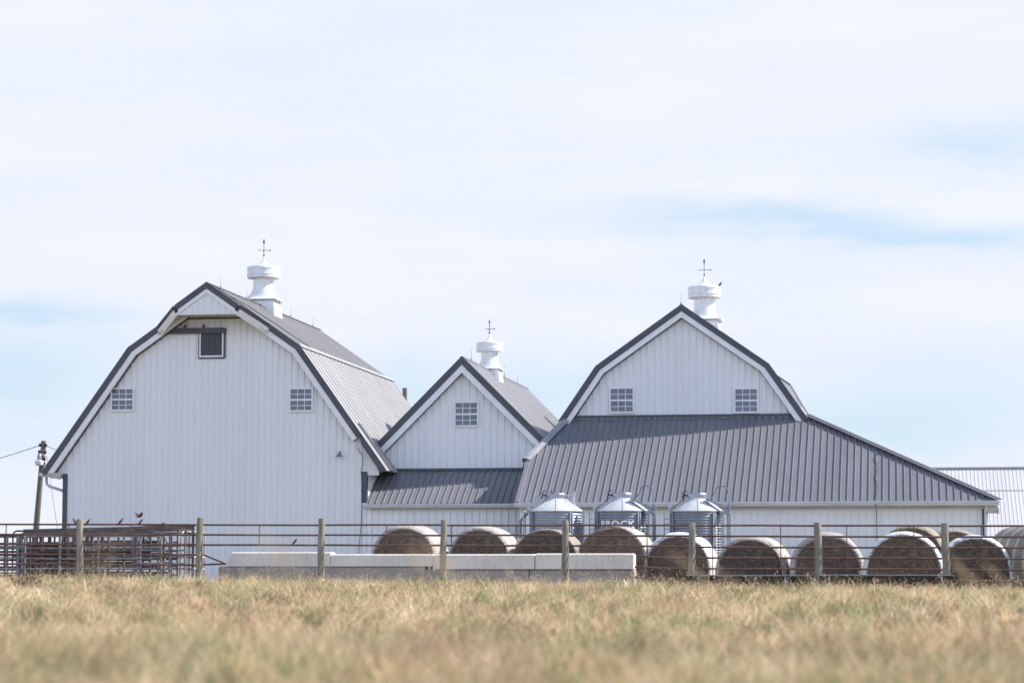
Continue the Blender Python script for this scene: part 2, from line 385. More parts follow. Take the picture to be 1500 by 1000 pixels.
# tall seed stalks close to the camera
tall = [(460, 745, 5.2), (163, 778, 6.5), (172, 800, 7.5), (435, 850, 8), (600, 800, 7), (640, 805, 7.6), (585, 835, 9), (860, 842, 8.5), (745, 830, 9), (1040, 815, 8.2),
        (1075, 838, 9), (1025, 835, 8.6), (1110, 842, 10), (985, 800, 7.2), (1400, 815, 8), (1445, 820, 8.4), (1425, 835, 9.5), (940, 848, 10), (385, 770, 6.0), (620, 785, 6.6),
        (310, 845, 8), (220, 850, 9), (1230, 848, 9), (690, 845, 9.5)]
R = []; H = []; W = []; LE = []; T = []
for x, y, v in tall:
    v *= 1.35 if y > 795 else 1
    p = P(x, y, v); gz = G(p.x, p.y); h = p.z-gz; l = (random.choice((-1, 1, -1))*random.uniform(.35, .8), random.uniform(-.05, .1))
    R.append((p.x-l[0]*h, p.y-l[1]*h, gz-.02)); H.append(h); W.append(.0035); LE.append(l); T.append((.5, .4, .22))
    for k in range(5):
        q = .90+.02*k
        R.append((p.x-l[0]*h*(1-q**1.7), p.y-l[1]*h*(1-q**1.7), gz+h*(q-.03))); H.append(random.uniform(.05, .075)); W.append(.008)
        LE.append((l[0]*2+random.uniform(-.3, .3), random.uniform(-.3, .3))); T.append((.58, .46, .28))
tag(grass_object('tall_grass', np.array(R), np.array(H), np.array(W), np.array(LE), np.array(T, np.float32)), kind='stuff',
    label='tall blurred seed stalks rising close to the camera', cat='grass')

# weeds along the fence line
def weed(x, y, v, h, w, cols, label, group=None, n=90):
    p = P(x, y, v); root = Vector((p.x, v, G(p.x, v)-.02))
    R = np.zeros((n, 3)); R[:, 0] = root.x+rng.normal(0, w*.16, n); R[:, 1] = root.y+rng.normal(0, w*.16, n); R[:, 2] = root.z
    th = rng.uniform(0, 2*np.pi, n); le = rng.uniform(.1, 1.1, n)*w/h
    t = np.array(cols, np.float32)[rng.integers(0, len(cols), n)]*rng.uniform(.7, 1.3, (n, 1)).astype(np.float32)
    stems = (R, rng.uniform(.5, 1, n)*h, np.full(n, .012), np.stack([np.cos(th)*le, np.sin(th)*le], 1), t)
    m = n*5; idx = rng.integers(0, n, m); q = rng.uniform(.3, 1, m)
    tip = R[idx] + np.stack([stems[3][idx, 0]*stems[1][idx]*q**1.7, stems[3][idx, 1]*stems[1][idx]*q**1.7, stems[1][idx]*q*.95], 1)
    th = rng.uniform(0, 2*np.pi, m)
    lv = (tip, rng.uniform(.03, .08, m), rng.uniform(.015, .03, m), np.stack([np.cos(th), np.sin(th)], 1)*rng.uniform(.4, 1.4, (m, 1)), t[idx])
    c = [np.concatenate([stems[i], lv[i]]) for i in range(5)]
    o = grass_object('weed', c[0]-np.array(root), c[1], c[2], c[3], c[4].astype(np.float32)); o.location = root
    tag(o, label, 'weed', group)
DRY = [(.16, .11, .075), (.24, .18, .12), (.10, .075, .055)]; OLIVE = [(.15, .17, .09), (.21, .21, .12), (.12, .14, .08)]
weed(571, 850, 60, .42, .30, OLIVE, 'olive green weed standing against the concrete blocks')
weed(40, 862, 44, .35, .5, DRY, 'dark dry weed clump in the grass before the leftmost fence post')
weed(170, 850, 54, .38, .5, DRY+OLIVE, 'tangled dry weed under the stacked livestock gates')
weed(1065, 862, 55, .42, .5, DRY, 'reddish brown dry weed spreading in front of the shorter trough')
weed(890, 850, 57, .25, .5, DRY+[(.3, .24, .15)], 'low straw coloured weed at the right end of the concrete blocks')
weed(1010, 856, 56.4, .33, .4, DRY+[(.3, .24, .15)], 'straw tangle caught at the foot of the post beside the shorter trough')

# ------------------------------------------------------------------ building parts
def gable_wall(mb, prof, v, z0, sp=.2286, t=.12, h=.027):
    """prof: (u,z) outline points from left eave over ridge to right eave; wall face at depth v looking to -Y"""
    poly = [(prof[0][0], v, z0)] + [(u, v, z) for u, z in prof] + [(prof[-1][0], v, z0)]
    mb.slab(poly, (0, -1, 0), t)
    mb.ribs(poly, (0, 0, 1), (0, -1, 0), sp, .055, h, top=.5, jit=.003)
def window(parent, uc, zc, v, w, h, label=None):
    f = MB(); fw = .055; y0, y1 = v-.075, v-.002
    f.bb(uc-w/2, uc-w/2+fw, y0, y1, zc-h/2, zc+h/2); f.bb(uc+w/2-fw, uc+w/2, y0, y1, zc-h/2, zc+h/2)
    f.bb(uc-w/2+fw, uc+w/2-fw, y0, y1, zc+h/2-fw, zc+h/2); f.bb(uc-w/2+fw, uc+w/2-fw, y0-.012, y1, zc-h/2, zc-h/2+fw*1.1)
    f.bb(uc-w/2+fw, uc+w/2-fw, y0+.012, y1, zc-.03, zc+.03)
    fr = f.build('window', 'white_trim', parent)
    if label: fr['label'] = label
    g_ = MB(); iw, ih = w-2*fw, h-2*fw
    g_.bb(uc-iw/2, uc+iw/2, v-.034, v-.026, zc-h/2+fw*1.1, zc+h/2-fw); g_.build('pane', 'glass', fr)
    m = MB()
    for k in (1, 2):
        x = uc-iw/2+iw*k/3; m.bb(x-.011, x+.011, v-.05, v-.035, zc-h/2+fw*1.1, zc-.03); m.bb(x-.011, x+.011, v-.05, v-.035, zc+.03, zc+h/2-fw)
    for s in (-1, 1):
        z = zc+s*(h/4-.012); m.bb(uc-iw/2, uc+iw/2, v-.0475, v-.0372, z-.011, z+.011)
    m.build('muntin', 'white_trim', fr)
    return fr
def rake(mbd, mbw, mbs, pts, v_edge, v_wall, dark=.2, white=.2):
    """pts: roof-top polyline (u,z) of one side going from the ridge down.  dark cap, white fascia, soffit"""
    for i in range(len(pts)-1):
        (u0, z0), (u1, z1) = pts[i], pts[i+1]
        d = Vector((u1-u0, 0, z1-z0)).normalized(); n = Vector((-d.z, 0, d.x))
        if n.z < 0: n = -n
        def q(a, lo, hi, y0, y1, mb, p0=pts[i], p1=pts[i+1]):
            A0 = Vector((u0, 0, z0)); A1 = Vector((u1, 0, z1))
            # mitre: keep the joint vertical-ish by cutting along the bisector of neighbouring segments
            def off(k, amount):
                base = Vector((pts[k][0], 0, pts[k][1])); ns = []
                for s_ in (k-1, k):
                    if 0 <= s_ < len(pts)-1:
                        dd = Vector((pts[s_+1][0]-pts[s_][0], 0, pts[s_+1][1]-pts[s_][1])).normalized()
                        nn = Vector((-dd.z, 0, dd.x)); nn = -nn if nn.z < 0 else nn; ns.append(nn)
                if k == 0: mit = Vector((0, 0, 1)); return base + mit*(amount/max(.2, mit.dot(ns[0])))
                if len(ns) == 2:
                    mit = (ns[0]+ns[1]).normalized(); return base + mit*(amount/mit.dot(ns[0]))
                return base + ns[0]*amount
            c = [off(i, lo), off(i+1, lo), off(i+1, hi), off(i, hi)]
            vs = [(p.x, y0, p.z) for p in c] + [(p.x, y1, p.z) for p in c]
            mb.add(vs, [(0, 1, 2, 3), (7, 6, 5, 4), (0, 4, 5, 1), (1, 5, 6, 2), (2, 6, 7, 3), (3, 7, 4, 0)])
        q(i, -dark+.03, .035, v_edge, v_edge+.05, mbd)
        q(i, -dark-white+.05, -dark+.028, v_edge+.02, v_edge+.06, mbw)
        q(i, -dark-white+.075, -dark-white+.09, v_edge+.062, v_wall-.002, mbs)
def dark_joint(mb, pts, v, off, w=.035):
    for (u0, z0), (u1, z1) in zip(pts[:-1], pts[1:]):
        d = Vector((u1-u0, 0, z1-z0)).normalized(); n = Vector((-d.z, 0, d.x)); n = -n if n.z < 0 else n
        mb.beam(Vector((u0, v-.025, z0))-n*off, Vector((u1, v-.025, z1))-n*off, .05, w, up=n)
def roof_plane(mb, a0, a1, v0, v1, up_normal, sp, t=.05, h=.022, ribs=True, jit=.0):
    """a0 (u,z) top, a1 (u,z) bottom, from depth v0 to v1; ribs run down the slope"""
    poly = [(a0[0], v0, a0[1]), (a1[0], v0, a1[1]), (a1[0], v1, a1[1]), (a0[0], v1, a0[1])]
    mb.slab(poly, up_normal, t)
    if ribs: mb.ribs(poly, (a1[0]-a0[0], 0, a1[1]-a0[1]), up_normal, sp, .06, h, top=.5, jit=jit)
def nrm(a0, a1):
    d = Vector((a1[0]-a0[0], 0, a1[1]-a0[1])).normalized(); n = Vector((-d.z, 0, d.x)); return n if n.z > 0 else -n
def cupola(parent, u, v, zr, s, slope, label, phase, drop=0):
    c = Vector((u, v, zr)); sq = math.pi/4; r2 = math.sqrt(2)
    m = MB()
    # square saddle base straddling the ridge, slightly flared
    zb = -.62*slope*s-.08-drop
    a, b = .52*s, .60*s
    vs = [c+Vector((x*a, y*a, .17*s)) for x, y in ((-1, -1), (1, -1), (1, 1), (-1, 1))] + [c+Vector((x*b, y*b, zb)) for x, y in ((-1, -1), (1, -1), (1, 1), (-1, 1))]
    m.add(vs, [(0, 1, 2, 3), (4, 5, 1, 0), (5, 6, 2, 1), (6, 7, 3, 2), (7, 4, 0, 3)])
    cup = m.build('cupola', 'cupola_white', parent); cup['label'] = label
    # flange + square-to-round flare + neck
    m = MB(); f = .66*s
    m.box(c+Vector((0, 0, .20*s)), (2*f, 2*f, .035*s))
    n = 32; rings = []
    for k in range(9):
        t = k/8; z = (.22+.47*t)*s; e = t**.55
        ring = []
        for j in range(n):
            an = 2*math.pi*j/n + math.pi/4; cx, cy = math.cos(an), math.sin(an); rs = 1/max(abs(cx), abs(cy))
            rad = lerp(.60*s*rs, .39*s, e); ring.append(c+Vector((cx*rad, cy*rad, z)))
        rings += ring
    for z, r in ((.80, .385), (.802, .40), (.83, .40), (.832, .385), (1.06, .38)):
        rings += [c+Vector((r*s*math.cos(2*math.pi*j/n+math.pi/4), r*s*math.sin(2*math.pi*j/n+math.pi/4), z*s)) for j in range(n)]
    k = len(rings)//n
    m.add(rings, [(i*n+j, i*n+(j+1) % n, (i+1)*n+(j+1) % n, (i+1)*n+j) for i in range(k-1) for j in range(n)], True)
    m.build('neck', 'cupola_white', cup)
    m = MB(); cc = c
    m.lathe([(.40*s, 1.05*s), (.60*s, 1.03*s), (.615*s, 1.05*s), (.615*s, 1.14*s), (.63*s, 1.15*s), (.63*s, 1.18*s), (.61*s, 1.19*s), (.61*s, 1.36*s), (.625*s, 1.37*s), (.625*s, 1.40*s),
             (.60*s, 1.455*s), (.36*s, 1.47*s), (.25*s, 1.54*s), (.13*s, 1.62*s), (.07*s, 1.70*s), (.035*s, 1.82*s), (.015*s, 1.92*s)], cc, 36)
    m.build('cap', 'cupola_white', cup)
    m = MB(); z0 = 1.84*s
    m.tube([c+Vector((0, 0, z0)), c+Vector((0, 0, z0+.62*s))], .011, 6)
    m.lathe([(.004, 0), (.045*s, .05*s), (.028*s, .12*s), (.004, .2*s)], c+Vector((0, 0, z0+.5*s)), 8)
    dx, dy = math.cos(phase), math.sin(phase); zc = z0+.26*s; L = .24*s
    m.tube([c+Vector((-dx*L, -dy*L, zc)), c+Vector((dx*L, dy*L, zc))], .01, 6)
    m.tube([c+Vector((dy*L*.8, -dx*L*.8, zc-.02)), c+Vector((-dy*L*.8, dx*L*.8, zc-.02))], .008, 6)
    m.lathe([(.004, -.02), (.035, -.015), (.035, .015), (.004, .02)], c+Vector((dx*L, dy*L, zc)), 8)
    m.lathe([(.004, -.04), (.03, -.03), (.03, .03), (.004, .04)], c+Vector((0, 0, z0+.06)), 8)
    m.build('weather_vane', 'iron', cup)
def lightning_rods(parent, pts):
    for p in pts:
        m = MB(); p = Vector(p); m.tube([p-Vector((0, 0, .05)), p+Vector((0, 0, .25)), p+Vector((0, 0, .42))], [.009, .006, .002], 6)
        m.lathe([(.05, 0), (.02, .06), (.012, .07)], p-Vector((0, 0, .01)), 8); m.build('lightning_rod', 'galv_dull', parent)
def gutter(parent, x0, x1, v, z, h=.13, d=.12):
    m = MB()
    prof = [(-.0, 0), (-d*.75, 0.0), (-d, h*.55), (-d-.012, h*.6), (-d-.012, h), (0, h)]
    vs = [(x, v+a, z+b) for x in (x0, x1) for a, b in prof]; k = len(prof)
    m.add(vs, [(i, i+1, k+i+1, k+i) for i in range(k-1)] + [tuple(range(k)), tuple(range(2*k-1, k-1, -1))])
    return m.build('gutter', 'gutter', parent)

# ------------------------------------------------------------------ left barn (gambrel, hay hood)
UC = -23.66; VF = 81.0; VE = 80.7; VB = 96.2
R0 = (UC, 10.95); RB = 3.06; ZB = 8.82; RE = 6.12; ZE = 4.52
Lb, Rb = (UC-RB, ZB), (UC+RB, ZB); Le, Re = (UC-RE, ZE), (UC+RE, ZE)
lb = thing('gambrel_barn', 'tall white gambrel barn with projecting hay hood and dark loft door', 'barn', (UC, 88, .4))
LW, RW = UC-5.40, UC+5.40
sl_lo = (ZB-ZE)/(RE-RB); inset = .12
def roof_z(u, uc, r, b, zb, sl, drop):
    d = abs(u-uc); return (r-(r-zb)*d/b if d < b else zb-sl*(d-b))-drop
prof = [(LW, roof_z(LW, UC, 10.95, RB, ZB, sl_lo, .16)), (UC-RB+.05, ZB-.17), (UC, 10.95-.16), (UC+RB-.05, ZB-.17), (RW, roof_z(RW, UC, 10.95, RB, ZB, sl_lo, .16))]
m = MB(); gable_wall(m, prof, VF, -.1); m.build('front_wall', 'white_siding', lb)
for sd, uw in ((-1, LW), (1, RW)):
    ue = UC+sd*(RE-.28); m = MB(); m.slab([(uw, VF+.01, ZE-.16), (uw, VF+.01, roof_z(uw, UC, 10.95, RB, ZB, sl_lo, .16)), (ue, VF+.01, ZE-.04), (ue, VF+.01, ZE-.16)], (0, -1, 0), .08); m.build('eave_panel', 'white_siding', lb)
m = MB(); gable_wall(m, prof, VB-.4, -.1); m.build('rear_wall', 'white_siding', lb)
for s, uw in ((-1, LW), (1, RW)):
    m = MB(); x = uw - s*.002; zt = prof[0][1]-.01
    poly = [(x, VF+.125, -.1), (x, VB-.53, -.1), (x, VB-.53, zt), (x, VF+.125, zt)]
    m.slab(poly, (s, 0, 0), .1); m.ribs(poly, (0, 0, 1), (s, 0, 0), .2286, .06, .02, top=.45); m.build('side_wall', 'white_siding', lb)
for s, e, b in ((-1, Le, Lb), (1, Re, Rb)):
    m = MB(); roof_plane(m, b, e, VE+.055, VB, nrm(b, e), .58, h=.03, jit=.02); m.build('lower_roof', 'pale_roof', lb)
    m = MB(); roof_plane(m, R0, b, VE+.055, VB, nrm(R0, b), .60, ribs=True, h=.012); m.build('upper_roof', 'upper_roof', lb)
    m = MB(); n = nrm(R0, b); n2 = nrm(b, e)
    m.beam(Vector((b[0], VE+.06, b[1]))+n*.035, Vector((b[0], VB, b[1]))+n*.035, .16, .03, up=(n+n2)); m.build('break_flashing', 'ridge_cap', lb)
md, mw, ms = MB(), MB(), MB()
tail = 2.05                                        # white fascia stops short of the right eave
kR = .72
Rk = (Rb[0]+(Re[0]-Rb[0])*kR, Rb[1]+(Re[1]-Rb[1])*kR)
rake(md, mw, ms, [R0, Lb, Le], VE, VF); rake(md, mw, ms, [R0, Rb, Rk], VE, VF)
rake(md, MB(), MB(), [Rk, Re], VE, VF)
md.build('rake_trim', 'dark_trim', lb); mw.build('fascia', 'white_trim', lb); ms.build('soffit', 'soffit', lb)
m = MB(); dark_joint(m, [R0, Lb, Le], VF, .345); dark_joint(m, [R0, Rb, Rk], VF, .345); m.build('wall_flashing', 'dark_trim', lb)
# eave tail on the right, running out over the connecting roof: gutter apron beside it
m = MB(); n2 = nrm(Rb, Re); dn = Vector((Re[0]-Rk[0], 0, Re[1]-Rk[1])).normalized()
A = Vector((Re[0], 0, Re[1])) - dn*2.0; B_ = Vector((Re[0], 0, Re[1]))+dn*.02
m.beam(Vector((A.x, VE+.95, A.z))+n2*.045, Vector((B_.x, VE+.95, B_.z))+n2*.045, .42, .03, up=n2); m.build('valley_flashing', 'dark_trim', lb)
# hay hood
VH = 79.82; hb = 1.12; hz = 10.95-.70*hb
m = MB(); mdark, mwhite = MB(), MB()
for s in (-1, 1):
    hp = (UC+s*hb, R0[1]-(R0[1]-ZB)/RB*hb); hq = (UC+s*1.95, R0[1]-(R0[1]-ZB)/RB*1.95)
    n = nrm(R0, Lb if s < 0 else Rb)
    poly = [(R0[0], VH+.05, R0[1]+.004), (hp[0], VH+.05, hp[1]+.004), (hq[0], VE+.1, hq[1]+.004), (R0[0], VE+.1, R0[1]+.004)]
    m.slab(poly, n, .05)
    d1 = Vector((hp[0]-R0[0], 0, hp[1]-R0[1])).normalized()
    # front rake
    rk = [(R0[0], R0[1]+.004), (hp[0], hp[1]+.004)]
    rake(mdark, mwhite, MB(), rk, VH, VE, dark=.19, white=.15)
    # diagonal cheek edge back to the main rake
    p0 = Vector((hp[0], VH+.02, hp[1]-.07)); p1 = Vector((hq[0], VE+.02, hq[1]-.07))
    mdark.beam(p0, p1, .05, .20, up=n); mwhite.beam(p0-Vector((0, -.02, .18)), p1-Vector((0, -.02, .19)), .05, .22, up=n)
m.build('hood_roof', 'upper_roof', lb); mdark.build('hood_rake_trim', 'dark_trim', lb); mwhite.build('hood_fascia', 'white_trim', lb)
m = MB(); zb_ = hz-.30
poly = [(UC-hb+.03, VH+.075, zb_), (UC+hb-.03, VH+.075, zb_), (UC+hb-.03, VH+.075, hz-.22), (UC, VH+.075, R0[1]-.24), (UC-hb+.03, VH+.075, hz-.22)]
m.slab(poly, (0, -1, 0), .06); m.ribs(poly, (0, 0, 1), (0, -1, 0), .2286, .06, .02, top=.45); m.build('hood_front', 'white_siding', lb)
m = MB()
m.slab([(UC-hb+.03, VH+.14, zb_+.005), (UC+hb-.03, VH+.14, zb_+.005), (UC+hb-.03, VF-.02, zb_+.02), (UC-hb+.03, VF-.02, zb_+.02)], (0, 0, -1), .03)
for sd in (-1, 1):
    c0 = (UC+sd*(hb-.03), VH+.14, zb_+.0); c1 = (UC+sd*(hb-.03), VF-.02, zb_+.015); c2_ = (UC+sd*2.02, VF-.02, zb_+.015-.70*(2.02-hb)); c3 = (UC+sd*2.0, VE+.03, zb_-.70*(2.0-hb))
    n = nrm((c1[0], c1[2]), (c2_[0], c2_[2])); m.slab([c0, c1, c2_, c3], -n, .03)
m.build('hood_soffit', 'soffit', lb)
m = MB(); m.beam((UC-hb, VF-.03, zb_-.02), (UC+hb, VF-.03, zb_-.02), .035, .045)
for sd in (-1, 1): m.beam((UC+sd*hb, VF-.03, zb_-.02), (UC+sd*2.05, VF-.03, zb_-.02-.70*(2.05-hb)), .035, .045)
m.build('hood_flashing', 'dark_trim', lb)
lightning_rods(lb, [(UC, 81.6, 11.0), (UC, 85.0, 11.0), (UC, 91.4, 11.0), (UC, 95.0, 11.0)])
m = MB(); m.beam((UC, VH+.05, 10.955), (UC, VB-.02, 10.955), .12, .03); m.build('ridge_cap', 'upper_roof', lb)
m = MB(); m.tube([(UC+.5, 81.0, 10.62), (UC+.62, 81.5, 10.54), (UC+.8, 82.2, 10.41), (UC+1.6, 82.7, 9.86), (UC+2.9, 82.9, 8.98)], .014, 6); m.build('ground_cable', 'wire', lb)
for x0, x1, y0, y1, lab in ((163, 197, 568, 602, 'left window of the pair'), (424, 459, 568, 603, 'right window of the pair')):
    a, b = P(x0, y0, VF), P(x1, y1, VF); window(lb, (a.x+b.x)/2, (a.z+b.z)/2, VF, b.x-a.x, a.z-b.z)
# loft door
a, b = P(291.5, 484, VF), P(329.5, 524.5, VF); dm = MB()
du0, du1, dz0, dz1 = a.x, b.x, b.z, a.z
m = MB(); m.bb(du0+.04, du1-.04, VF-.05, VF-.002, dz0+.04, dz1); dpo = m.build('loft_door', 'door_dark', lb)
m = MB()
for k in range(1, 5): m.bb(lerp(du0, du1, k/5)-.012, lerp(du0, du1, k/5)+.012, VF-.062, VF-.0505, dz0+.12, dz1-.1)
m.build('batten', 'door_dark', dpo)
m = MB(); m.bb(du0+.04, du0+.088, VF-.085, VF-.051, dz0+.04, dz1-.02); m.bb(du1-.088, du1-.04, VF-.085, VF-.051, dz0+.04, dz1-.02); m.bb(du0+.088, du1-.088, VF-.085, VF-.051, dz0+.04, dz0+.095)
m.build('inner_frame', 'white_trim', dpo)
m = MB(); m.bb(du0-.0, du0+.038, VF-.07, VF-.001, dz0, dz1); m.bb(du1-.038, du1+.02, VF-.07, VF-.001, dz0, dz1); m.bb(du0+.038, du1-.038, VF-.07, VF-.001, dz0-.01, dz0+.038); m.build('outer_frame', 'dark_trim', dpo)
tu0 = P(239, 486, VF).x
m = MB(); m.bb(tu0, du1+.03, VF-.16, VF-.001, dz1-.11, dz1+.06); m.bb(tu0+.1, du1, VF-.19, VF-.161, dz1+.02, dz1+.075); tr = m.build('door_track', 'dark_trim', lb)
for x in (272, 299):
    q = P(x, 480, VF); m = MB(); m.box((q.x, VF-.08, q.z+.03), (.05, .1, .08)); m.tube([(q.x, VF-.1, q.z+.05), (q.x+.06, VF-.1, q.z+.12)], .02, 6); m.build('track_bracket', 'iron', tr)
m = MB(); q = P(241, 489, VF)
m.bb(tu0+.02, du0-.02, VF-.045, VF-.03, dz0-.0, dz1-.12)
# wall trim, gutters, lamp
m = MB(); m.bb(LW-.045, LW+.13, VF-.05, VF+.13, -.1, 4.48); m.build('corner_trim', 'dark_trim', lb)
m = MB(); m.bb(RW-.16, RW+.035, VF-.05, VF+.13, 3.42, 4.48); m.build('corner_trim', 'dark_trim', lb)
m = MB(); m.bb(RW-.1, RW+.03, VF-.045, VF+.13, -.1, 3.415); m.build('corner_trim', 'white_trim', lb)
m = MB(); z = ZE-.12; m.slab([(LW-.05, VF-.28, z), (UC-RE+.02, VF-.28, z+.02), (UC-RE+.02, VB, z+.02), (LW-.05, VB, z)], (0, 0, -1), .03)
m.slab([(LW-.05, VF-.282, z-.14), (LW-.05, VF-.282, z+.1), (UC-RE+.1, VF-.282, z+.1), (UC-RE+.1, VF-.282, z-.02)], (0, -1, 0), .03); m.build('eave_return', 'soffit', lb)
m = MB(); m.bb(UC-RE-.1, UC-RE+.02, VE+.02, VB, ZE-.13, ZE-.01); gt = m.build('gutter', 'gutter', lb)
m = MB(); m.tube([(UC-RE-.02, VE+.5, ZE-.13), (UC-RE+.0, VE+.5, ZE-.38), (UC-RE+.1, VE+.5, ZE-.47), (LW-.14, VE+.5, ZE-.62), (LW-.07, VE+.5, ZE-.72), (LW-.07, VE+.5, .2)], .05, 8); m.build('downspout', 'gutter', gt)
q = P(499, 667, VF); m = MB()
m.tube([(q.x, VF, q.z+.1), (q.x, VF-.12, q.z+.14), (q.x, VF-.22, q.z+.06)], .018, 6); arm = m.build('wall_lamp', 'lamp_green', lb)
m = MB(); m.lathe([(.13, -.05), (.12, -.03), (.05, .05), (.03, .09)], (q.x, VF-.22, q.z), 14); m.build('lamp_shade', 'galv_dull', arm)
pts = [P(x, y, VF-.09) for x, y in ((524, 655), (527, 662), (532, 668), (531, 680), (529, 692), (531, 720), (529, 770), (526, 800), (525, 832))]
m = MB(); m.tube(pts, .012, 5); m.build('wall_cable', 'wire', lb)
cupola(lb, UC, 87.3, 10.97, 1.0, .70, 'round white ventilator cupola with a weather vane', .5)

# ------------------------------------------------------------------ middle barn
UM = -15.26; VM = 83.0; MR = (UM, 8.52); ME = 3.05; VMB = 97.4
mb_ = thing('gabled_barn', 'small white steep gabled barn with a single window between the two gambrel barns', 'barn', (UM, 90, .4))
mL, mR = (UM-ME, 8.52-ME), (UM+ME+.25, 8.52-ME-.25)
prof = [(UM-2.92, 8.52-2.92-.2), (UM, 8.52-.2), (UM+2.92, 8.52-2.92-.2)]
m = MB(); gable_wall(m, prof, VM, 3.9, sp=.25); m.build('front_wall', 'white_siding', mb_)
for s, e in ((-1, mL), (1, mR)):
    m = MB(); roof_plane(m, MR, e, VM-.245, VMB, nrm(MR, e), .45, h=.03, jit=.01); m.build('roof', 'mid_roof', mb_)
md, mw, ms = MB(), MB(), MB()
rake(md, mw, ms, [MR, mL], VM-.3, VM, dark=.21, white=.22); rake(md, mw, ms, [MR, mR], VM-.3, VM, dark=.21, white=.22)
md.build('rake_trim', 'dark_trim', mb_); mw.build('fascia', 'white_trim', mb_); ms.build('soffit', 'soffit', mb_)
m = MB(); dark_joint(m, [MR, mL], VM, .36); dark_joint(m, [MR, mR], VM, .36); m.build('wall_flashing', 'dark_trim', mb_)
m = MB(); m.beam((UM, VM-.28, 8.52), (UM, VMB-.02, 8.52), .14, .05); m.build('ridge_cap', 'grey_roof', mb_)
a, b = P(665.5, 588, VM), P(701.5, 625, VM); window(mb_, (a.x+b.x)/2, (a.z+b.z)/2, VM, b.x-a.x, a.z-b.z)
lightning_rods(mb_, [(UM, 84.6, 8.58), (UM, 91.8, 8.58), (UM, 95.0, 8.58)])
cupola(mb_, UM, 88.4, 8.40, .80, 1.0, 'small white ventilator cupola, lowest of the three', .62)
# valley gutter stub at the left foot of the gable
p = P(553, 652, VM-.3); m = MB(); m.tube([(p.x-.1, VM-.25, p.z+.1), (p.x-.02, VM-.25, p.z-.0), (p.x+.12, VM-.2, p.z-.1)], .06, 8); m.bb(p.x-.75, p.x+.02, VM-.1, VM+.25, p.z+.03, p.z+.17); m.build('valley_gutter', 'galv_dull', mb_)
# lean-to in front
zt, ze = 4.58, 3.37; v_t, v_e = VM-.002, 80.8
ML0, ML1 = -18.30, -12.80
nl = Vector((0, -(zt-ze), (v_t-v_e))).normalized()
poly = [(RW+.04, v_e, ze), (ML1+.3, v_e, ze), (ML1+.3, v_t, zt), (RW+.04, v_t, zt)]
m = MB(); m.slab(poly, nl, .05); m.ribs(poly, (0, v_t-v_e, zt-ze), nl, .2286, .036, .038, top=.45); lr = m.build('lean_to_roof', 'grey_roof', mb_)
m = MB(); m.bb(RW+.6, ML1+.4, VM-.06, VM-.003, zt-.0, zt+.085); m.build('wall_flashing', 'dark_trim', mb_)
wp = [(RW+.035, 81.02, -.1), (-12.3, 81.02, -.1), (-12.3, 81.02, ze-.03), (RW+.035, 81.02, ze-.03)]
m = MB(); m.slab(wp, (0, -1, 0), .1); m.ribs(wp, (0, 0, 1), (0, -1, 0), .25, .055, .027, top=.5); m.build('lean_to_wall', 'white_siding', mb_)
m = MB(); m.bb(RW+.04, RW+.2, 80.965, 81.017, -.1, ze-.08); m.build('corner_trim', 'white_trim', mb_)
gutter(mb_, RW-.06, ML1+.2, v_e+.02, ze-.14)

# ------------------------------------------------------------------ right barn with wrap-around lean-to
UR = -7.66; VR = 84.0; RRt = (UR, 10.32); rb, zb2 = 3.0, 8.215; re, ze2 = 4.32, 6.30; VRB = 98.0
rbn = thing('gambrel_barn', 'white gambrel barn with a broad grey hipped lean-to roof across its front', 'barn', (UR, 90, .3))
lB, rB = (UR-rb, zb2), (UR+rb, zb2); lE, rE = (UR-re, ze2), (UR+re, ze2)
sl2 = (zb2-ze2)/(re-rb)
prof = [(UR-re+.12, ze2-.04), (UR-rb+.05, zb2-.17), (UR, 10.32-.16), (UR+rb-.05, zb2-.17), (UR+re-.12, ze2-.04)]
m = MB(); gable_wall(m, prof, VR, 5.6, sp=.2286*1.05); m.build('front_wall', 'white_siding', rbn)
m = MB(); gable_wall(m, prof, VRB-.3, 0, sp=.2286); m.build('rear_wall', 'white_siding', rbn)
for s, e, b in ((-1, lE, lB), (1, rE, rB)):
    m = MB(); roof_plane(m, b, e, VR-.245, VRB, nrm(b, e), .30); m.build('lower_roof', 'pale_roof', rbn)
    m = MB(); roof_plane(m, RRt, b, VR-.245, VRB, nrm(RRt, b), .60, h=.012); m.build('upper_roof', 'upper_roof', rbn)
md, mw, ms = MB(), MB(), MB()
rake(md, mw, ms, [RRt, lB, lE], VR-.3, VR); rake(md, mw, ms, [RRt, rB, rE], VR-.3, VR)
md.build('rake_trim', 'dark_trim', rbn); mw.build('fascia', 'white_trim', rbn); ms.build('soffit', 'soffit', rbn)
m = MB(); dark_joint(m, [RRt, lB, lE], VR, .345); dark_joint(m, [RRt, rB, rE], VR, .345); m.build('wall_flashing', 'dark_trim', rbn)
m = MB(); m.beam((UR, VR-.28, 10.325), (UR, VRB-.02, 10.325), .12, .03)
m.build('ridge_cap', 'upper_roof', rbn)
q1, q2 = P(1170, 582, 97), P(1187, 611, 97)
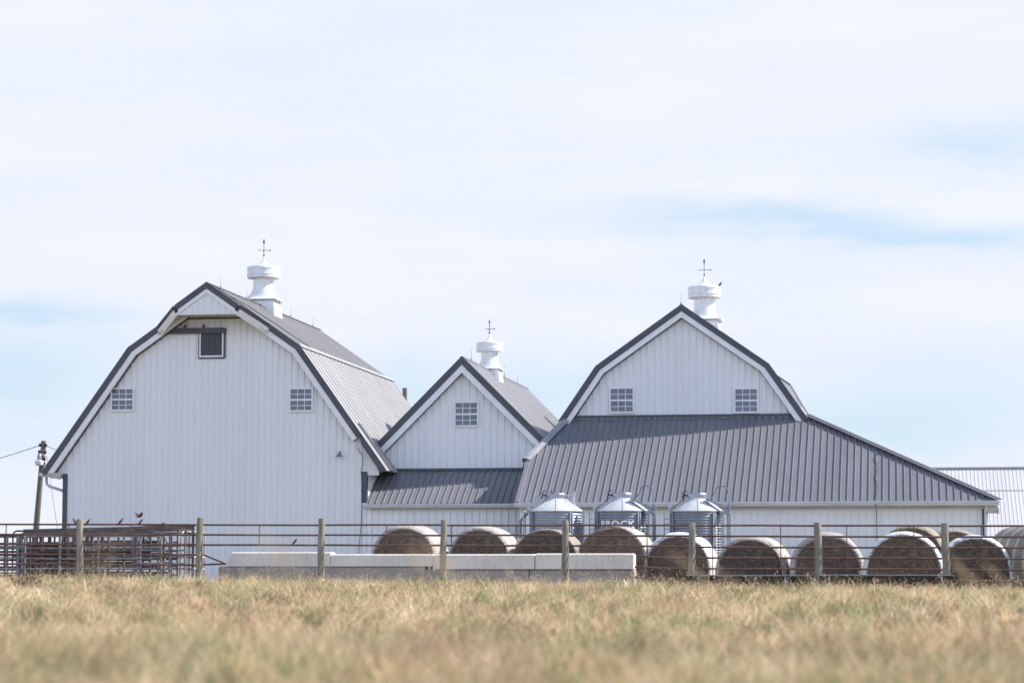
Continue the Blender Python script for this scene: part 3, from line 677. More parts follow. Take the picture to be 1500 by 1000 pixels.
for sd in (-1, 1):
    b_ = (UR+sd*(q1.x-UR), q1.z); e_ = (UR+sd*(q2.x-UR), q2.z); t_ = (b_[0]-sd*1.6, b_[1]+1.12)
    m = MB(); roof_plane(m, b_, e_, 90, 97, nrm(b_, e_), .30); m.build('rear_lower_roof', 'pale_roof', rbn)
    m = MB(); roof_plane(m, t_, b_, 90, 97, nrm(t_, b_), .60, h=.012); m.build('rear_upper_roof', 'upper_roof', rbn)
    m = MB(); m.slab([(t_[0], 90.02, t_[1]-.05), (b_[0]-sd*.02, 90.02, b_[1]-.06), (e_[0]-sd*.02, 90.02, e_[1]-.04), (UR+sd*2.6, 90.02, 6.4)], (0, -1, 0), .08); m.build('rear_gable', 'white_siding', rbn)
m = MB(); m.bb(UR-.1, UR+.1, VR+.5, VR+.7, 10.0, 10.2); m.build('ridge_cap', 'upper_roof', rbn)
for x0, x1, y0, y1 in ((892.5, 929.5, 567.5, 605), (1075, 1111.5, 568, 605)):
    a, b = P(x0, y0, VR), P(x1, y1, VR); window(rbn, (a.x+b.x)/2, (a.z+b.z)/2, VR, b.x-a.x, a.z-b.z)
lightning_rods(rbn, [(UR-.02, 83.9, 10.38), (UR, 90.4, 10.38)])
cupola(rbn, UR, 93.6, 10.60, 1.04, .70, 'white ventilator cupola half hidden behind the roof ridge', .05, .3)
# lean-to
LT, LZ0, LV0, LV1 = 6.40, 3.33, 78.9, 84.0
def lz(v): return LZ0+(LT-LZ0)*(v-LV0)/(LV1-LV0)
nl = Vector((0, -(LT-LZ0), LV1-LV0)).normalized()
XL, XR = -12.76, 2.88; XTL, XTR = -11.75, -3.30
poly = [(XL, LV0, LZ0), (XR, LV0, LZ0), (XTR, LV1-.003, lz(LV1)), (XTL, LV1-.003, lz(LV1)), (XL, 81.4, lz(81.4))]
m = MB(); m.slab(poly, nl, .06); m.ribs(poly, (0, LV1-LV0, LT-LZ0), nl, .2286, .036, .038, top=.45); m.build('lean_to_roof', 'grey_roof', rbn)
m = MB(); m.bb(UR-re+.2, UR+re-.25, VR-.06, VR-.003, LT+.02, LT+.12); m.build('wall_flashing', 'dark_trim', rbn)
# right hip side (unseen from the front but real): slopes to +u
m = MB(); hs = [(XTR, LV1, LT-.01), (XR, LV0, LZ0-.01), (XR, VRB, LZ0-.01), (XTR, VRB, LT-.01)]
nh = Vector((LT-LZ0, 0, XR-XTR)).normalized(); m.slab(hs, nh, .06); m.ribs(hs, (XR-XTR, 0, LZ0-LT), nh, .30, .055, .02); m.build('side_lean_to_roof', 'grey_roof', rbn)
m = MB(); p0 = Vector((XTR, LV1-.05, LT+.05)); p1 = Vector((XR+.02, LV0-.02, LZ0+.04)); nn = (nl+nh).normalized()
m.beam(p0, p1, .30, .035, up=nn); m.beam(p0+nn*.028, p1+nn*.028, .09, .04, up=nn); m.build('hip_cap', 'grey_roof', rbn)
m = MB(); p0 = Vector((XTL+.05, LV1-.1, LT+.05)); p1 = Vector((XL+.02, 81.35, lz(81.35)+.06)); m.beam(p0, p1, .26, .04, up=nl); m.beam(p0+nl*.03, p1+nl*.03, .08, .04, up=nl)
m.build('hip_cap', 'ridge_cap', rbn)
m = MB(); m.box(p1+Vector((-.08, -.05, -.02)), (.14, .12, .13)); m.tube([p1+Vector((-.1, -.1, -.1)), p1+Vector((-.12, -.12, -.45)), p1+Vector((-.05, -.12, -.6))], .02, 6); m.build('cap_bracket', 'iron', rbn)
m = MB(); m.beam((XL+.05, LV0, LZ0+.03), (XL+.05, 81.4, lz(81.4)+.03), .12, .03, up=nl); m.build('edge_trim', 'grey_roof', rbn)
m = MB()
m.slab([(XTL-.05, LV1-.1, LT-.03), (XL, 81.4, lz(81.4)-.03), (XL-.0, 81.45, 2.0), (XL, VRB, 2.0), (XTL-.05, VRB, LT-.03)], (-1, 0, .2), .05); m.build('side_wall', 'white_siding', rbn)
wp = [(XL+.1, 79.25, -.1), (2.50, 79.25, -.1), (2.50, 79.25, LZ0-.03), (XL+.1, 79.25, LZ0-.03)]
m = MB(); m.slab(wp, (0, -1, 0), .1); m.ribs(wp, (0, 0, 1), (0, -1, 0), .25, .055, .027, top=.5); m.build('lean_to_wall', 'white_siding', rbn)
m = MB(); wp = [(2.51, 79.36, -.1), (2.51, VRB-.5, -.1), (2.51, VRB-.5, LZ0-.03), (2.51, 79.36, LZ0-.03)]; m.slab(wp, (1, 0, 0), .1); m.ribs(wp, (0, 0, 1), (1, 0, 0), .25, .06, .02); m.build('side_wall', 'white_siding', rbn)
m = MB(); m.slab([(XL+.05, LV0+.02, LZ0-.13), (XR-.05, LV0+.02, LZ0-.13), (XR-.05, 79.23, LZ0-.13), (XL+.05, 79.23, LZ0-.13)], (0, 0, -1), .02); m.slab([(2.54, 79.23, LZ0-.13), (XR-.05, 79.23, LZ0-.13), (XR-.05, VRB-.4, LZ0-.13), (2.54, VRB-.4, LZ0-.13)], (0, 0, -1), .02); m.build('soffit', 'soffit', rbn)
m = MB(); m.bb(2.56, XR-.02, 79.0, 79.2, LZ0-.40, LZ0-.155); m.tube([(XR-.03, 79.05, LZ0-.15), (XR+.02, 79.0, LZ0-.3), (XR+.0, 79.0, LZ0-.42)], .04, 6); m.build('eave_box', 'soffit', rbn)
gutter(rbn, XL-.02, XR+.03, LV0+.02, LZ0-.15, h=.15, d=.13)
m = MB(); m.bb(XL+.1, 2.5, 79.2, 79.246, LZ0-.25, LZ0-.135); m.build('frieze_board', 'gutter', rbn)
m = MB(); m.bb(2.38, 2.44, 79.19, 79.246, -.1, LZ0-.26); m.build('corner_joint', 'dark_trim', rbn)
m = MB(); m.bb(2.442, 2.56, 79.19, 79.26, -.1, LZ0-.16); m.build('corner_trim', 'white_trim', rbn)
m = MB(); m.tube([(2.52, 78.95, LZ0-.1), (2.50, 79.0, LZ0-.32), (2.49, 79.12, LZ0-.42), (2.49, 79.12, .2)], .055, 8); m.build('downspout', 'gutter', rbn)
def roofpt(x, y):
    d = ray(x, y); k = (LT-LZ0)/(LV1-LV0); t = (LZ0-k*LV0-CAMZ)/(d.z-k*d.y); return Vector((d.x*t, d.y*t, CAMZ+d.z*t))
pts = [roofpt(x, y)+nl*.04 for x, y in ((1286, 664), (1282, 672), (1285, 684), (1283, 700), (1284, 715), (1283, 731))] + [P(1283, 742, 78.72)] + [P(1284+.5*k, 745+26*k, 79.15) for k in range(5)]
m = MB(); m.tube(pts, .011, 5); m.build('roof_cable', 'wire', rbn)

# ------------------------------------------------------------------ far shed, wooden post, utility pole
fs = thing('metal_shed', 'long pale ribbed metal shed behind the right end of the lean-to', 'shed', (8, 130, .2))
VS = 125; zr = P(1400, 686, VS).z; 
poly = [(-2, 117.5, 2.5), (26, 117.5, 2.5), (26, VS, zr), (-2, VS, zr)]; nl3 = Vector((0, -(zr-2.5), 7.5)).normalized()
m = MB(); m.slab(poly, nl3, .06); m.ribs(poly, (0, 7.5, zr-2.5), nl3, .19, .05, .02, top=.4); m.build('roof', 'shed_white', fs)
poly = [(-2, VS+.06, zr), (26, VS+.06, zr), (26, VS+7.5, 2.5), (-2, VS+7.5, 2.5)]; m = MB(); m.slab(poly, (0, zr-2.5, 7.5), .06); m.build('roof', 'shed_white', fs)
k = (P(1400, 716, 122.6).z-2.5)/(zr-2.5)
m = MB(); m.beam((-2, 117.5+7.5*.68, 2.5+(zr-2.5)*.68+.03), (26, 117.5+7.5*.68, 2.5+(zr-2.5)*.68+.03), .04, .02, up=nl3); m.build('roof_lap', 'ridge_cap', fs)
m = MB(); m.beam((-2, VS, zr+.04), (26, VS, zr+.04), .3, .05); m.build('ridge_cap', 'ridge_cap', fs)
m = MB(); m.bb(-1.8, 25.8, 118, VS+7.2, -.1, 2.6); m.build('wall', 'white_siding', fs)

p = P(593, 568, 103); m = MB(); m.tube([(p.x+.05, 103, .2), (p.x+.02, 103, 5), (p.x, 103, p.z)], [.14, .12, .1], 10); tag(m.build('wooden_post', 'pole_wood'), 'weathered round post showing above the roof valley behind the left barn', 'post')

up = thing('utility_pole', 'leaning weathered utility pole with yard lamp and insulators left of the barns', 'utility pole', (P(51, 800, 90).x, 90, .4))
T0, T1 = P(64, 645.5, 90), P(51.5, 790, 90); dirn = (T0-T1).normalized(); base = T1 + dirn*((.3-T1.z)/dirn.z)
m = MB(); m.tube([base, (base+T0)/2, T0], [.13, .115, .095], 12); m.build('pole', 'pole_wood', up)
for x, y, s in ((58.5, 651.5, -1), (57.5, 661.5, -1), (67, 652, 1), (66, 662, 1), (65, 672, 1), (64.5, 679, 1)):
    q = P(x, y, 89.95); m = MB(); m.tube([q-Vector((s*.12, 0, 0)), q], .018, 6); m.lathe([(.02, -.07), (.055, -.06), (.055, -.02), (.035, 0), (.055, .02), (.055, .05), (.02, .065)], q, 10); m.build('insulator', 'insulator', up)
q = P(57.5, 676, 89.7); m = MB()
m.tube([q+Vector((.28, .3, .2)), q+Vector((.1, .1, .28)), q+Vector((0, 0, .2))], .025, 6); m.lathe([(.05, .05), (.09, .07), (.085, .2), (.06, .3), (.02, .34)], q, 14); lm = m.build('yard_lamp', 'galv_dull', up)
m = MB(); m.lathe([(.10, -.15), (.15, -.13), (.17, -.02), (.165, .03), (.1, .06)], q, 16); m.build('lamp_globe', 'lamp_white', lm)
m = MB(); a, b = P(66.5, 656, 89.9), P(88, 800, 89.2); m.tube([a, b], .008, 5); m.build('guy_wire', 'wire', up)
def cable(p, q, sag, n=16): return [p.lerp(q, i/n) - Vector((0, 0, sag*4*(i/n)*(1-i/n))) for i in range(n+1)]
m = MB(); a = P(58.5, 652, 90); b = P(-260, 722, 84); m.tube(cable(a, b, .25), .014, 5); tag(m.build('power_line', 'wire'), 'single overhead wire running from the utility pole out past the left edge', 'wire')
m = MB(); a = P(67, 652, 90); b = P(140, 672, 97); m.tube(cable(a, b, .12), .012, 5); tag(m.build('power_line', 'wire'), 'short overhead wire from the utility pole going behind the left barn roof', 'wire')

# ------------------------------------------------------------------ feed bins
def brock(parent, c, r, a_mid, zmid, size):
    cu = bpy.data.curves.new('lettering', 'FONT'); cu.body = 'BROCK'; cu.size = 1; cu.align_x = 'CENTER'; cu.align_y = 'CENTER'; cu.offset = .04; cu.space_character = 1.12; cu.extrude = .004
    o = bpy.data.objects.new('lettering', cu); COL.objects.link(o); bpy.context.view_layer.update()
    dg = bpy.context.evaluated_depsgraph_get(); me = bpy.data.meshes.new_from_object(o.evaluated_get(dg))
    bpy.data.objects.remove(o); xs = [v.co.x for v in me.vertices]; ys = [v.co.y for v in me.vertices]
    W_, H_ = max(xs)-min(xs), max(ys)-min(ys); cx, cy = (max(xs)+min(xs))/2, (max(ys)+min(ys))/2
    import bmesh
    bm = bmesh.new(); bm.from_mesh(me); bmesh.ops.triangulate(bm, faces=bm.faces[:])
    bm.to_mesh(me); bm.free()
    for v in me.vertices:
        x = (v.co.x-cx)/W_*size[0]; z = (v.co.y-cy)/H_*size[1]; ang = a_mid + x/r
        rr = r+.018+(v.co.z)*1.0
        v.co = (c[0]+rr*math.sin(ang), c[1]-rr*math.cos(ang), zmid+z)
    off = Vector((0, 0, 0)); p = parent
    while p is not None: off += p.location; p = p.parent
    for v in me.vertices: v.co -= off
    me.materials.clear(); me.materials.append(M['letter_white'])
    o = bpy.data.objects.new('lettering', me); COL.objects.link(o); o.parent = parent
def feed_bin(x, r, v, z0, zt, zc, label, variant):
    u = P(x, 748, v).x; c = Vector((u, v, 0)); root = thing('feed_bin', label, 'feed bin', (u, v, z0), 0, 'round metal feed bins in front of the lean-to')
    m = MB(); prof = []; z = z0-.05; k = 0
    while z < zt-.02:
        prof.append((r+.009*math.sin(k*math.pi/3+.4), z)); z += .0135; k += 1
    prof.append((r, zt)); m.lathe(prof, c, 48); m.build('shell', 'galvanised' if variant == 0 else 'galvanised_dark', root)
    m = MB(); m.lathe([(r+.025, zt-.035), (r+.03, zt-.01), (r+.012, zt+.004), (.30, zc), (.02, zc+.01)], c, 48, True, .15); rf = m.build('roof', 'galv_roof', root)
    m = MB()
    for k in range(16):
        a = .15+2*math.pi*k/16; p0 = c+Vector((math.cos(a)*(r+.03), math.sin(a)*(r+.03), zt+.012)); p1 = c+Vector((math.cos(a)*.3, math.sin(a)*.3, zc+.008))
        if k % 2 == 0: m.beam(p0, p1, .012, .008)
    m.build('roof_seam', 'galv_roof', rf)
    m = MB()
    for k in range(60):
        a = 2*math.pi*k/60; m.box(c+Vector((math.cos(a)*(r+.03), math.sin(a)*(r+.03), zt-.02)), (.022, .022, .03), rz=a)
    m.build('bolt_row', 'galv_dull', rf)
    m = MB(); m.lathe([(.27, zc-.03), (.27, zc+.06), (.30, zc+.065), (.305, zc+.14), (.29, zc+.165), (.02, zc+.18)], c, 28); ld = m.build('fill_lid', 'galvanised', root)
    m = MB(); q = c+Vector((-.28, -.05, zc+.1)); m.tube([q, q+Vector((-.12, -.02, .02)), q+Vector((-.16, -.02, -.08))], .03, 6); m.tube([q+Vector((.05, 0, .06)), q+Vector((-.05, -.02, .16)), q+Vector((-.16, -.02, .05))], .018, 6); m.build('lid_hinge', 'iron', ld)
    for a in (math.radians(-52 if variant == 0 else -66), math.radians(41 if variant == 0 else 45), math.radians(110), math.radians(180), math.radians(250)):
        m = MB()
        for da in (-.045, .045):
            p = c+Vector((math.sin(a+da)*(r+.035), -math.cos(a+da)*(r+.035), 0))
            m.box(p+Vector((0, 0, (z0+zt)/2-.04)), (.045, .05, zt-z0-.05), rz=a)
        m.build('stiffener', 'galv_dull' if a < 0 else 'galvanised', root)
    if variant == 0:                                   # ladder on the left, open rod on the right
        m = MB()
        for dy in (-.18, .18):
            m.tube([c+Vector((-r-.17, dy, z0)), c+Vector((-r-.17, dy, zt+.0)), c+Vector((-r+.15, dy, zt+.22)), c+Vector((-.42, dy, zc+.1))], .022, 6)
        for k in range(9): m.tube([c+Vector((-r-.17, -.18, z0+.25*k+.1)), c+Vector((-r-.17, .18, z0+.25*k+.1))], .014, 6)
        for k in range(4): t = k/4; q = Vector((-r-.17+.6*t, 0, zt+.28*t)); m.tube([c+q+Vector((0, -.18, 0)), c+q+Vector((0, .18, 0))], .016, 6)
        m.build('ladder', 'galv_roof', root)
        m = MB(); m.tube([c+Vector((.30, -.1, zc+.1)), c+Vector((.56, -.12, zc+.13)), c+Vector((.60, -.12, zc-.2))], .016, 6); m.beam(c+Vector((.5, -.12, zc-.25)), c+Vector((.58, -.12, zc+.22)), .04, .05); m.build('lid_rod', 'galv_roof', root)
        m = MB(); m.tube([c+Vector((-r-.30, -.1, .6)), c+Vector((-r-.28, -.1, zt-.3)), c+Vector((-r-.05, -.1, zt-.05))], .05, 8); m.build('filler_pipe', 'galv_dull', root)
    else:
        # ladder with hooped handrail on the right, folded ladder and chute at the left
        m = MB(); yx = -.30
        for dx in (0, .09): m.tube([c+Vector((r+.19+dx*.4, yx+dx*2.4, z0)), c+Vector((r+.19+dx*.4, yx+dx*2.4, zt+.18))], .03, 6)
        for k in range(9): m.tube([c+Vector((r+.19, yx, z0+.1+.27*k)), c+Vector((r+.226, yx+.216, z0+.1+.27*k))], .014, 6)
        m.build('ladder', 'galv_dull', root)
        m = MB(); hx = r+.22
        pts = [c+Vector((.46, yx, zc+.03)), c+Vector((.58, yx, zc+.20))]
        for k in range(9):
            t = math.pi*(1-k/8); pts.append(c+Vector((.745+.14*math.cos(t)*1.05+ .06*k/8, yx, zc+.27+.10*math.sin(t))))
        pts += [c+Vector((hx-.01, yx, zc+.1)), c+Vector((hx, yx, zt-.05))]
        m.tube(pts, .02, 6); m.build('hoop_rail', 'galv_dull', root)
        m = MB(); m.beam(c+Vector((.30, -.34, zc-.02)), c+Vector((r+.16, -.34, zt+.06)), .16, .07); m.beam(c+Vector((r-.05, -.34, zt-.06)), c+Vector((r+.24, -.34, zt-.06)), .3, .09); m.build('roof_step', 'galv_dull', root)
        m = MB(); a = c+Vector((-r-.03, -.35, zt)); m.add([a+Vector((-.09, 0, .26)), a+Vector((.10, 0, .24)), a+Vector((.0, 0, -.03)), a+Vector((-.09, .1, .26)), a+Vector((.10, .1, .24)), a+Vector((.0, .1, -.03))], [(0, 2, 1), (3, 4, 5), (0, 1, 4, 3), (1, 2, 5, 4), (2, 0, 3, 5)]); m.tube([a+Vector((0, 0, 0)), a+Vector((0, 0, z0-zt))], .03, 6); m.build('chute', 'galvanised', root)
        m = MB()
        for dx in (0, .15): m.tube([c+Vector((-r-.25+dx, .2, z0)), c+Vector((-r-.25+dx, .2, zt-.02))], .014, 6)
        for k in range(16): m.tube([c+Vector((-r-.25, .2, z0+.15*k+.1)), c+Vector((-r-.10, .2, z0+.15*k+.1))], .011, 6)
        m.build('side_ladder', 'galv_dull', root)
        m = MB(); m.tube(cable(c+Vector((-.22, -.1, zc+.16)), c+Vector((-r-.02, -.35, zt+.05)), .04, 8), .012, 5); m.build('pull_cord', 'rust', root)
    return root, c
feed_bin(814.5, .81, 73, .3, 2.90, 3.27, 'shiny feed bin with a ladder on its left side, leftmost of three', 0)
b2, c2 = feed_bin(911.5, .775, 73, .3, 2.90, 3.27, 'feed bin with big white lettering, behind the tallest bale', 1)
feed_bin(1021, .765, 73, .3, 2.885, 3.25, 'plain feed bin with hooped ladder rail, rightmost of three', 1)
zl = P(905, 767.5, 72.3).z
brock(b2, c2, .775, -.085, zl, (1.10, .235))
def decal(pts, mat, name):
    m = MB(); vs = []
    for k in (0, 1):
        for x, z in pts: ang = x/.775; rr = .793+.004*k; vs.append((c2.x+rr*math.sin(ang), c2.y-rr*math.cos(ang), z))
    n = len(pts); m.add(vs, [tuple(range(n, 2*n)), tuple(range(n))[::-1]]+[(i, (i+1) % n, n+(i+1) % n, n+i) for i in range(n)]); m.build(name, mat, b2)
zz = P(918, 775, 72.3).z; decal([(.08, zz-.012), (.16, zz-.012), (.17, zz+.022), (.09, zz+.022)], 'letter_yellow', 'emblem')
zz = P(922, 778, 72.3).z; decal([(.10, zz-.06), (.17, zz-.06), (.235, zz+.02), (.28, zz+.0), (.25, zz+.075), (.17, zz+.05), (.20, zz+.025)], 'letter_white', 'emblem')

# ------------------------------------------------------------------ hay bales
def bale_meshes(r, L, seed, lip=.84, front_lip=0.0):
    """local: axis +Y, front face at y=0, resting on z=0"""
    rnd = random.Random(seed); n = 64
    def rad(a, y):
        q = 1 + .018*noise.noise((math.cos(a)*1.7+seed, math.sin(a)*1.7, y*1.1)) + .010*noise.noise((math.cos(a)*6+seed, math.sin(a)*6, y*3))
        return q
    def pt(a, rr, y):
        ca, sa = math.cos(a), math.sin(a); x = rr*math.copysign(abs(ca)**.95, ca)
        z = rr*(1.03*sa**.95 if sa > 0 else -.88*abs(sa))
        return Vector((x, y, z + r*.88))
    core = MB()
    rings = [(.02, -.02), (.12, .0), (.25, -.015), (.4, .01), (.55, -.01), (.7, .005), (lip*.96, 0), (lip*1.02, .02)]
    vs = []
    for q, y in rings:
        for k in range(n):
            a = 2*math.pi*k/n; jit = .025*noise.noise((math.cos(a)*q*7+seed, math.sin(a)*q*7, 4)); vs.append(pt(a, r*q*rad(a, 0), y+jit+front_lip))
    fsx = [(i*n+k, (i+1)*n+k, (i+1)*n+(k+1) % n, i*n+(k+1) % n) for i in range(len(rings)-1) for k in range(n)] + [tuple(range(n))]
    nr = len(rings); allv = vs + [Vector((p.x, L-p.y, p.z)) for i in range(nr-1, -1, -1) for p in vs[i*n:(i+1)*n]]
    core.add(allv, [(i*n+k, (i+1)*n+k, (i+1)*n+(k+1) % n, i*n+(k+1) % n) for i in range(2*nr-1) for k in range(n)] + [tuple(range(n)), tuple(range((2*nr-1)*n, 2*nr*n))[::-1]], True)
    wrap = MB(); prof = [(lip, .0), (lip+.035, -.004), (.915, .012), (.955, .045), (.982, .10), (.996, .18), (1, .32)]
    ys = prof + [(1.0, y) for y in (.5, .62, .75, .9, 1.05)] + [(q, L-y) for q, y in prof[::-1]]
    vs = []
    for q, y in ys:
        for k in range(n): a = 2*math.pi*k/n; vs.append(pt(a, r*q*rad(a, y)+.004*noise.noise((y*14, a*.7, seed)), y))
    wrap.add(vs, [(i*n+k, (i+1)*n+k, (i+1)*n+(k+1) % n, i*n+(k+1) % n) for i in range(len(ys)-1) for k in range(n)], True)
    straw = MB()
    for i in range(340):
        a = rnd.uniform(-.5, math.pi+.5) if rnd.random() < .8 else rnd.uniform(0, 6.28)
        q = rnd.uniform(.1, lip*1.0)**.7; q = min(q, lip*1.0); c = pt(a, r*q, front_lip-rnd.uniform(.015, .05))
        ta = a+math.pi/2+rnd.gauss(0, .45); l = rnd.uniform(.05, .17)
        d = Vector((math.cos(ta), rnd.uniform(-.35, .1), math.sin(ta)))*l; w = Vector((-math.sin(ta), 0, math.cos(ta)))*.0045
        mid = c + d*.5 + Vector((0, -.015, rnd.uniform(-.02, .02)))
        straw.add([c-w, c+w, mid+w, mid-w, c+d+w*.5, c+d-w*.5], [(0, 1, 2, 3), (3, 2, 4, 5)])
    for i in range(170):                               # frayed rim
        a = rnd.uniform(-.3, math.pi+.3); c = pt(a, r*(lip+rnd.uniform(-.03, .06)), -.01)
        ta = a+rnd.choice((-1, 1))*math.pi/2+rnd.gauss(0, .5); l = rnd.uniform(.04, .13)
        d = Vector((math.cos(ta), rnd.uniform(-.6, .05), math.sin(ta)))*l; w = Vector((-math.sin(ta), 0, math.cos(ta)))*.004
        straw.add([c-w, c+w, c+d+w*.5, c+d-w*.5], [(0, 1, 2, 3)])
    return core, wrap, straw
def build_local(mb, name, mat, parent):
    me = bpy.data.meshes.new(name); me.from_pydata([tuple(v) for v in mb.v], [], mb.f); me.polygons.foreach_set('use_smooth', mb.sm); me.materials.append(M[mat]); me.update(); me.set_sharp_from_angle(angle=math.radians(34))
    o = bpy.data.objects.new(name, me); COL.objects.link(o); o.parent = parent; return o
BALES = [  # left px, right px, top px, depth, yaw deg, wrap, lip, label
    (543, 640, 768, 66, -3, 'net_wrap', .86, 'net wrapped hay bale behind the concrete blocks, nearest the left barn'),
    (656, 748, 770, 66.2, -4, 'net_wrap', .86, 'net wrapped hay bale behind the concrete blocks, second from the left barn'),
    (750, 846, 774, 66, -3, 'net_wrap_worn', .93, 'hay bale with thin worn net standing in front of the leftmost feed bin'),
    (845, 946, 770, 65, -7, 'net_wrap', .95, 'hay bale in front of the lettered feed bin, at the right end of the blocks'),
    (942, 1042, 779, 65, -3, 'wrap_white', .86, 'hay bale in smooth white wrap in front of the rightmost feed bin'),
    (1047, 1150, 784, 62.5, -5, 'net_wrap', .86, 'low net wrapped hay bale behind the shorter trough'),
    (1159, 1264, 779, 61.6, 3, 'net_wrap', .84, 'hay bale with pale net rolled over its rim, left of the fence cable'),
    (1266, 1381, 778, 59.8, 0, 'wrap_white', .885, 'hay bale with a bright white rim behind the longer trough'),
    (1374, 1482, 783, 60.2, 0, 'wrap_white', .885, 'hay bale with a bright white rim, right of the last full fence post'),
]
for i, (x0, x1, yt, v, yaw, wm, lip, lab) in enumerate(BALES):
    a, b = P(x0, yt, v), P(x1, yt, v); w = b.x-a.x; r = w/2*1.055; top = a.z
    root = thing('hay_bale', lab, 'hay bale', ((a.x+b.x)/2, v, top-r*1.91), math.radians(yaw), 'round hay bales behind the pipe fence')
    c, wr, st = bale_meshes(r, 1.5, i*3.7+1, lip)
    build_local(c, 'hay_core', 'hay', root); build_local(wr, 'wrap', wm, root); tag(build_local(st, 'loose_straw', 'straw', root), kind='stuff')
extra = [(1334, 768, 64.5, -6, 'net_wrap_tan', 'old tan hay bale showing behind the two white rimmed bales, upper left one', .9),
         (1398, 774, 65.5, 8, 'net_wrap_worn', 'weathered grey hay bale peeking out behind the last full fence post', .9),
         (772, 788, 68.5, 35, 'net_wrap_tan', 'low pale hay bale half hidden in the gap before the leftmost feed bin', .85)]
for i, (x, yt, v, yaw, wm, lab, r) in enumerate(extra):
    p = P(x, yt, v); root = thing('hay_bale', lab, 'hay bale', (p.x, v, p.z-r*1.91), math.radians(yaw), 'round hay bales behind the pipe fence')
    c, wr, st = bale_meshes(r, 1.5, 40+i*2.3, .88); build_local(c, 'hay_core', 'hay', root); build_local(wr, 'wrap', wm, root); tag(build_local(st, 'loose_straw', 'straw', root), kind='stuff')
p = P(1540, 768, 60.4); root = thing('hay_bale', 'hay bale in green striped net at the right edge of the picture', 'hay bale', (p.x+.1, 60.4, p.z-.95*1.91), math.radians(36), 'round hay bales behind the pipe fence')
c, wr, st = bale_meshes(.95, 1.6, 71, .93); build_local(c, 'hay_core', 'hay', root); build_local(wr, 'wrap', 'net_wrap_green', root); tag(build_local(st, 'loose_straw', 'straw', root), kind='stuff')

# ------------------------------------------------------------------ concrete blocks
def block(x0, x1, yt, yb, v, depth, mat, label, taper=0, tilt=0, batter=0):
    a, b = P(x0, yt, v), P(x1, yt, v); zb = P((x0+x1)/2, yb, v).z; zt = a.z; L = b.x-a.x-.012
    root_loc = Vector(((a.x+b.x)/2, v+depth/2, zb))
    m = MB(); e = .035
    h = zt-zb; t0 = taper
    def ring(z, ins, tp): return [(-L/2+ins+tp, -depth/2+ins+batter*z/h, z), (L/2-ins, -depth/2+ins+batter*z/h, z), (L/2-ins, depth/2-ins, z), (-L/2+ins+tp, depth/2-ins, z)]
    dz = b.z-a.z
    rows = ring(0, 0, 0)+ring(h-e, 0, t0)+ring(h, e, t0)
    rows = [(x, y, z+(z/h)*(x/L)*dz if h else z) for x, y, z in rows]
    m.add(rows, [(3, 2, 1, 0)]+[(i*4+k, i*4+(k+1) % 4, (i+1)*4+(k+1) % 4, (i+1)*4+k) for i in range(2) for k in range(4)]+[(8, 9, 10, 11)])
    o = build_local(m, 'concrete_block', mat, None); o.location = root_loc; o.rotation_euler = (0, 0, math.radians(tilt))
    tag(o, label, 'concrete block', 'concrete blocks stacked behind the fence'); return o
block(332, 484, 808, 828, 62.0, .6, 'concrete', 'upper concrete block with slanted left end, first of its row', .09, 0, .07)
block(484, 634, 811, 829, 62.0, .6, 'concrete', 'upper concrete block right of the slanted one, before the first bale', 0, 0, .07)
block(634, 783, 811, 833, 62.0, .6, 'concrete', 'streaked upper concrete block in the middle behind a fence post', 0, 0, .07)
block(783.5, 928, 810, 833, 61.98, .6, 'concrete', 'stained upper concrete block at the right end of its row', 0, 0, .07)
for x0, x1, lab in ((320, 475, 'low concrete block in painted shade at the left end of the bottom row'), (475, 623, 'low concrete block in painted shade under the second upper block'), (623, 775, 'low concrete block in painted shade below the middle upper block'), (775.5, 929, 'low concrete block in painted shade at the right end of the bottom row')):
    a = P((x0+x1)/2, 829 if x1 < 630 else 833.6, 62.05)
    block(x0, x1, (829 if x1 < 630 else 833.7), 872, 62.05, .62, 'concrete_shaded', lab)

# ------------------------------------------------------------------ fence
VFN = 58.0
fn = thing('pipe_fence', 'rusty pipe fence on round wooden posts crossing the whole picture', 'fence', (-9, VFN, .5))
posts = [(-62, 760), (117, 760), (293, 758), (471, 759), (650, 761), (828, 762), (1014, 765), (1198, 765), (1384, 766), (1572, 768)]
pu = []
for i, (x, y) in enumerate(posts):
    p = P(x, y, VFN); pu.append(p.x); m = MB(); r = random.uniform(.078, .09); lx = random.uniform(-.03, .03)
    zs = [G(p.x, VFN)-.3, .8, 1.2, 1.6, 2.0, p.z-.012, p.z]
    pts = [(p.x+lx*(z-p.z)*.5+.008*math.sin(z*5+i), VFN, z) for z in zs]
    m.tube(pts, [r*q*random.uniform(.97, 1.03) for q in (1.08, 1.06, 1.03, 1.0, .98, .97, .92)], 14); m.build('post', 'post_wood', fn)
def rail_z(u, k): return 2.235-.0047*(u+22.5)-.2475*k - (.01*k if u > -6 else 0)
def rail(u0, u1, k, r=.0235):
    n = max(2, int((u1-u0)/1.5)); m = MB()
    pts = [(lerp(u0, u1, i/n), VFN+.115, rail_z(lerp(u0, u1, i/n), k)+random.uniform(-.007, .007)) for i in range(n+1)]
    m.tube(pts, r, 8); m.build('rail', 'rust', fn)
ends = [pu[0]]+pu[1:]
for k in range(3):
    for i in range(len(pu)-1): rail(pu[i]-.02, pu[i+1]+.02, k)
for k in (3, 4):
    for i in (0, 1): rail(pu[i]-.02, pu[i+1]+.02, k)
u_r = (P(934, 813, VFN).x, P(929, 828, VFN).x, P(921, 844, VFN).x)
for j, k in enumerate((3, 4, 5)):
    rail(u_r[j], pu[6]+.02, k)
    for i in range(6, len(pu)-1):
        if k == 5 and i == 6: continue
        rail(pu[i]-.02, pu[i+1]+.02, k)
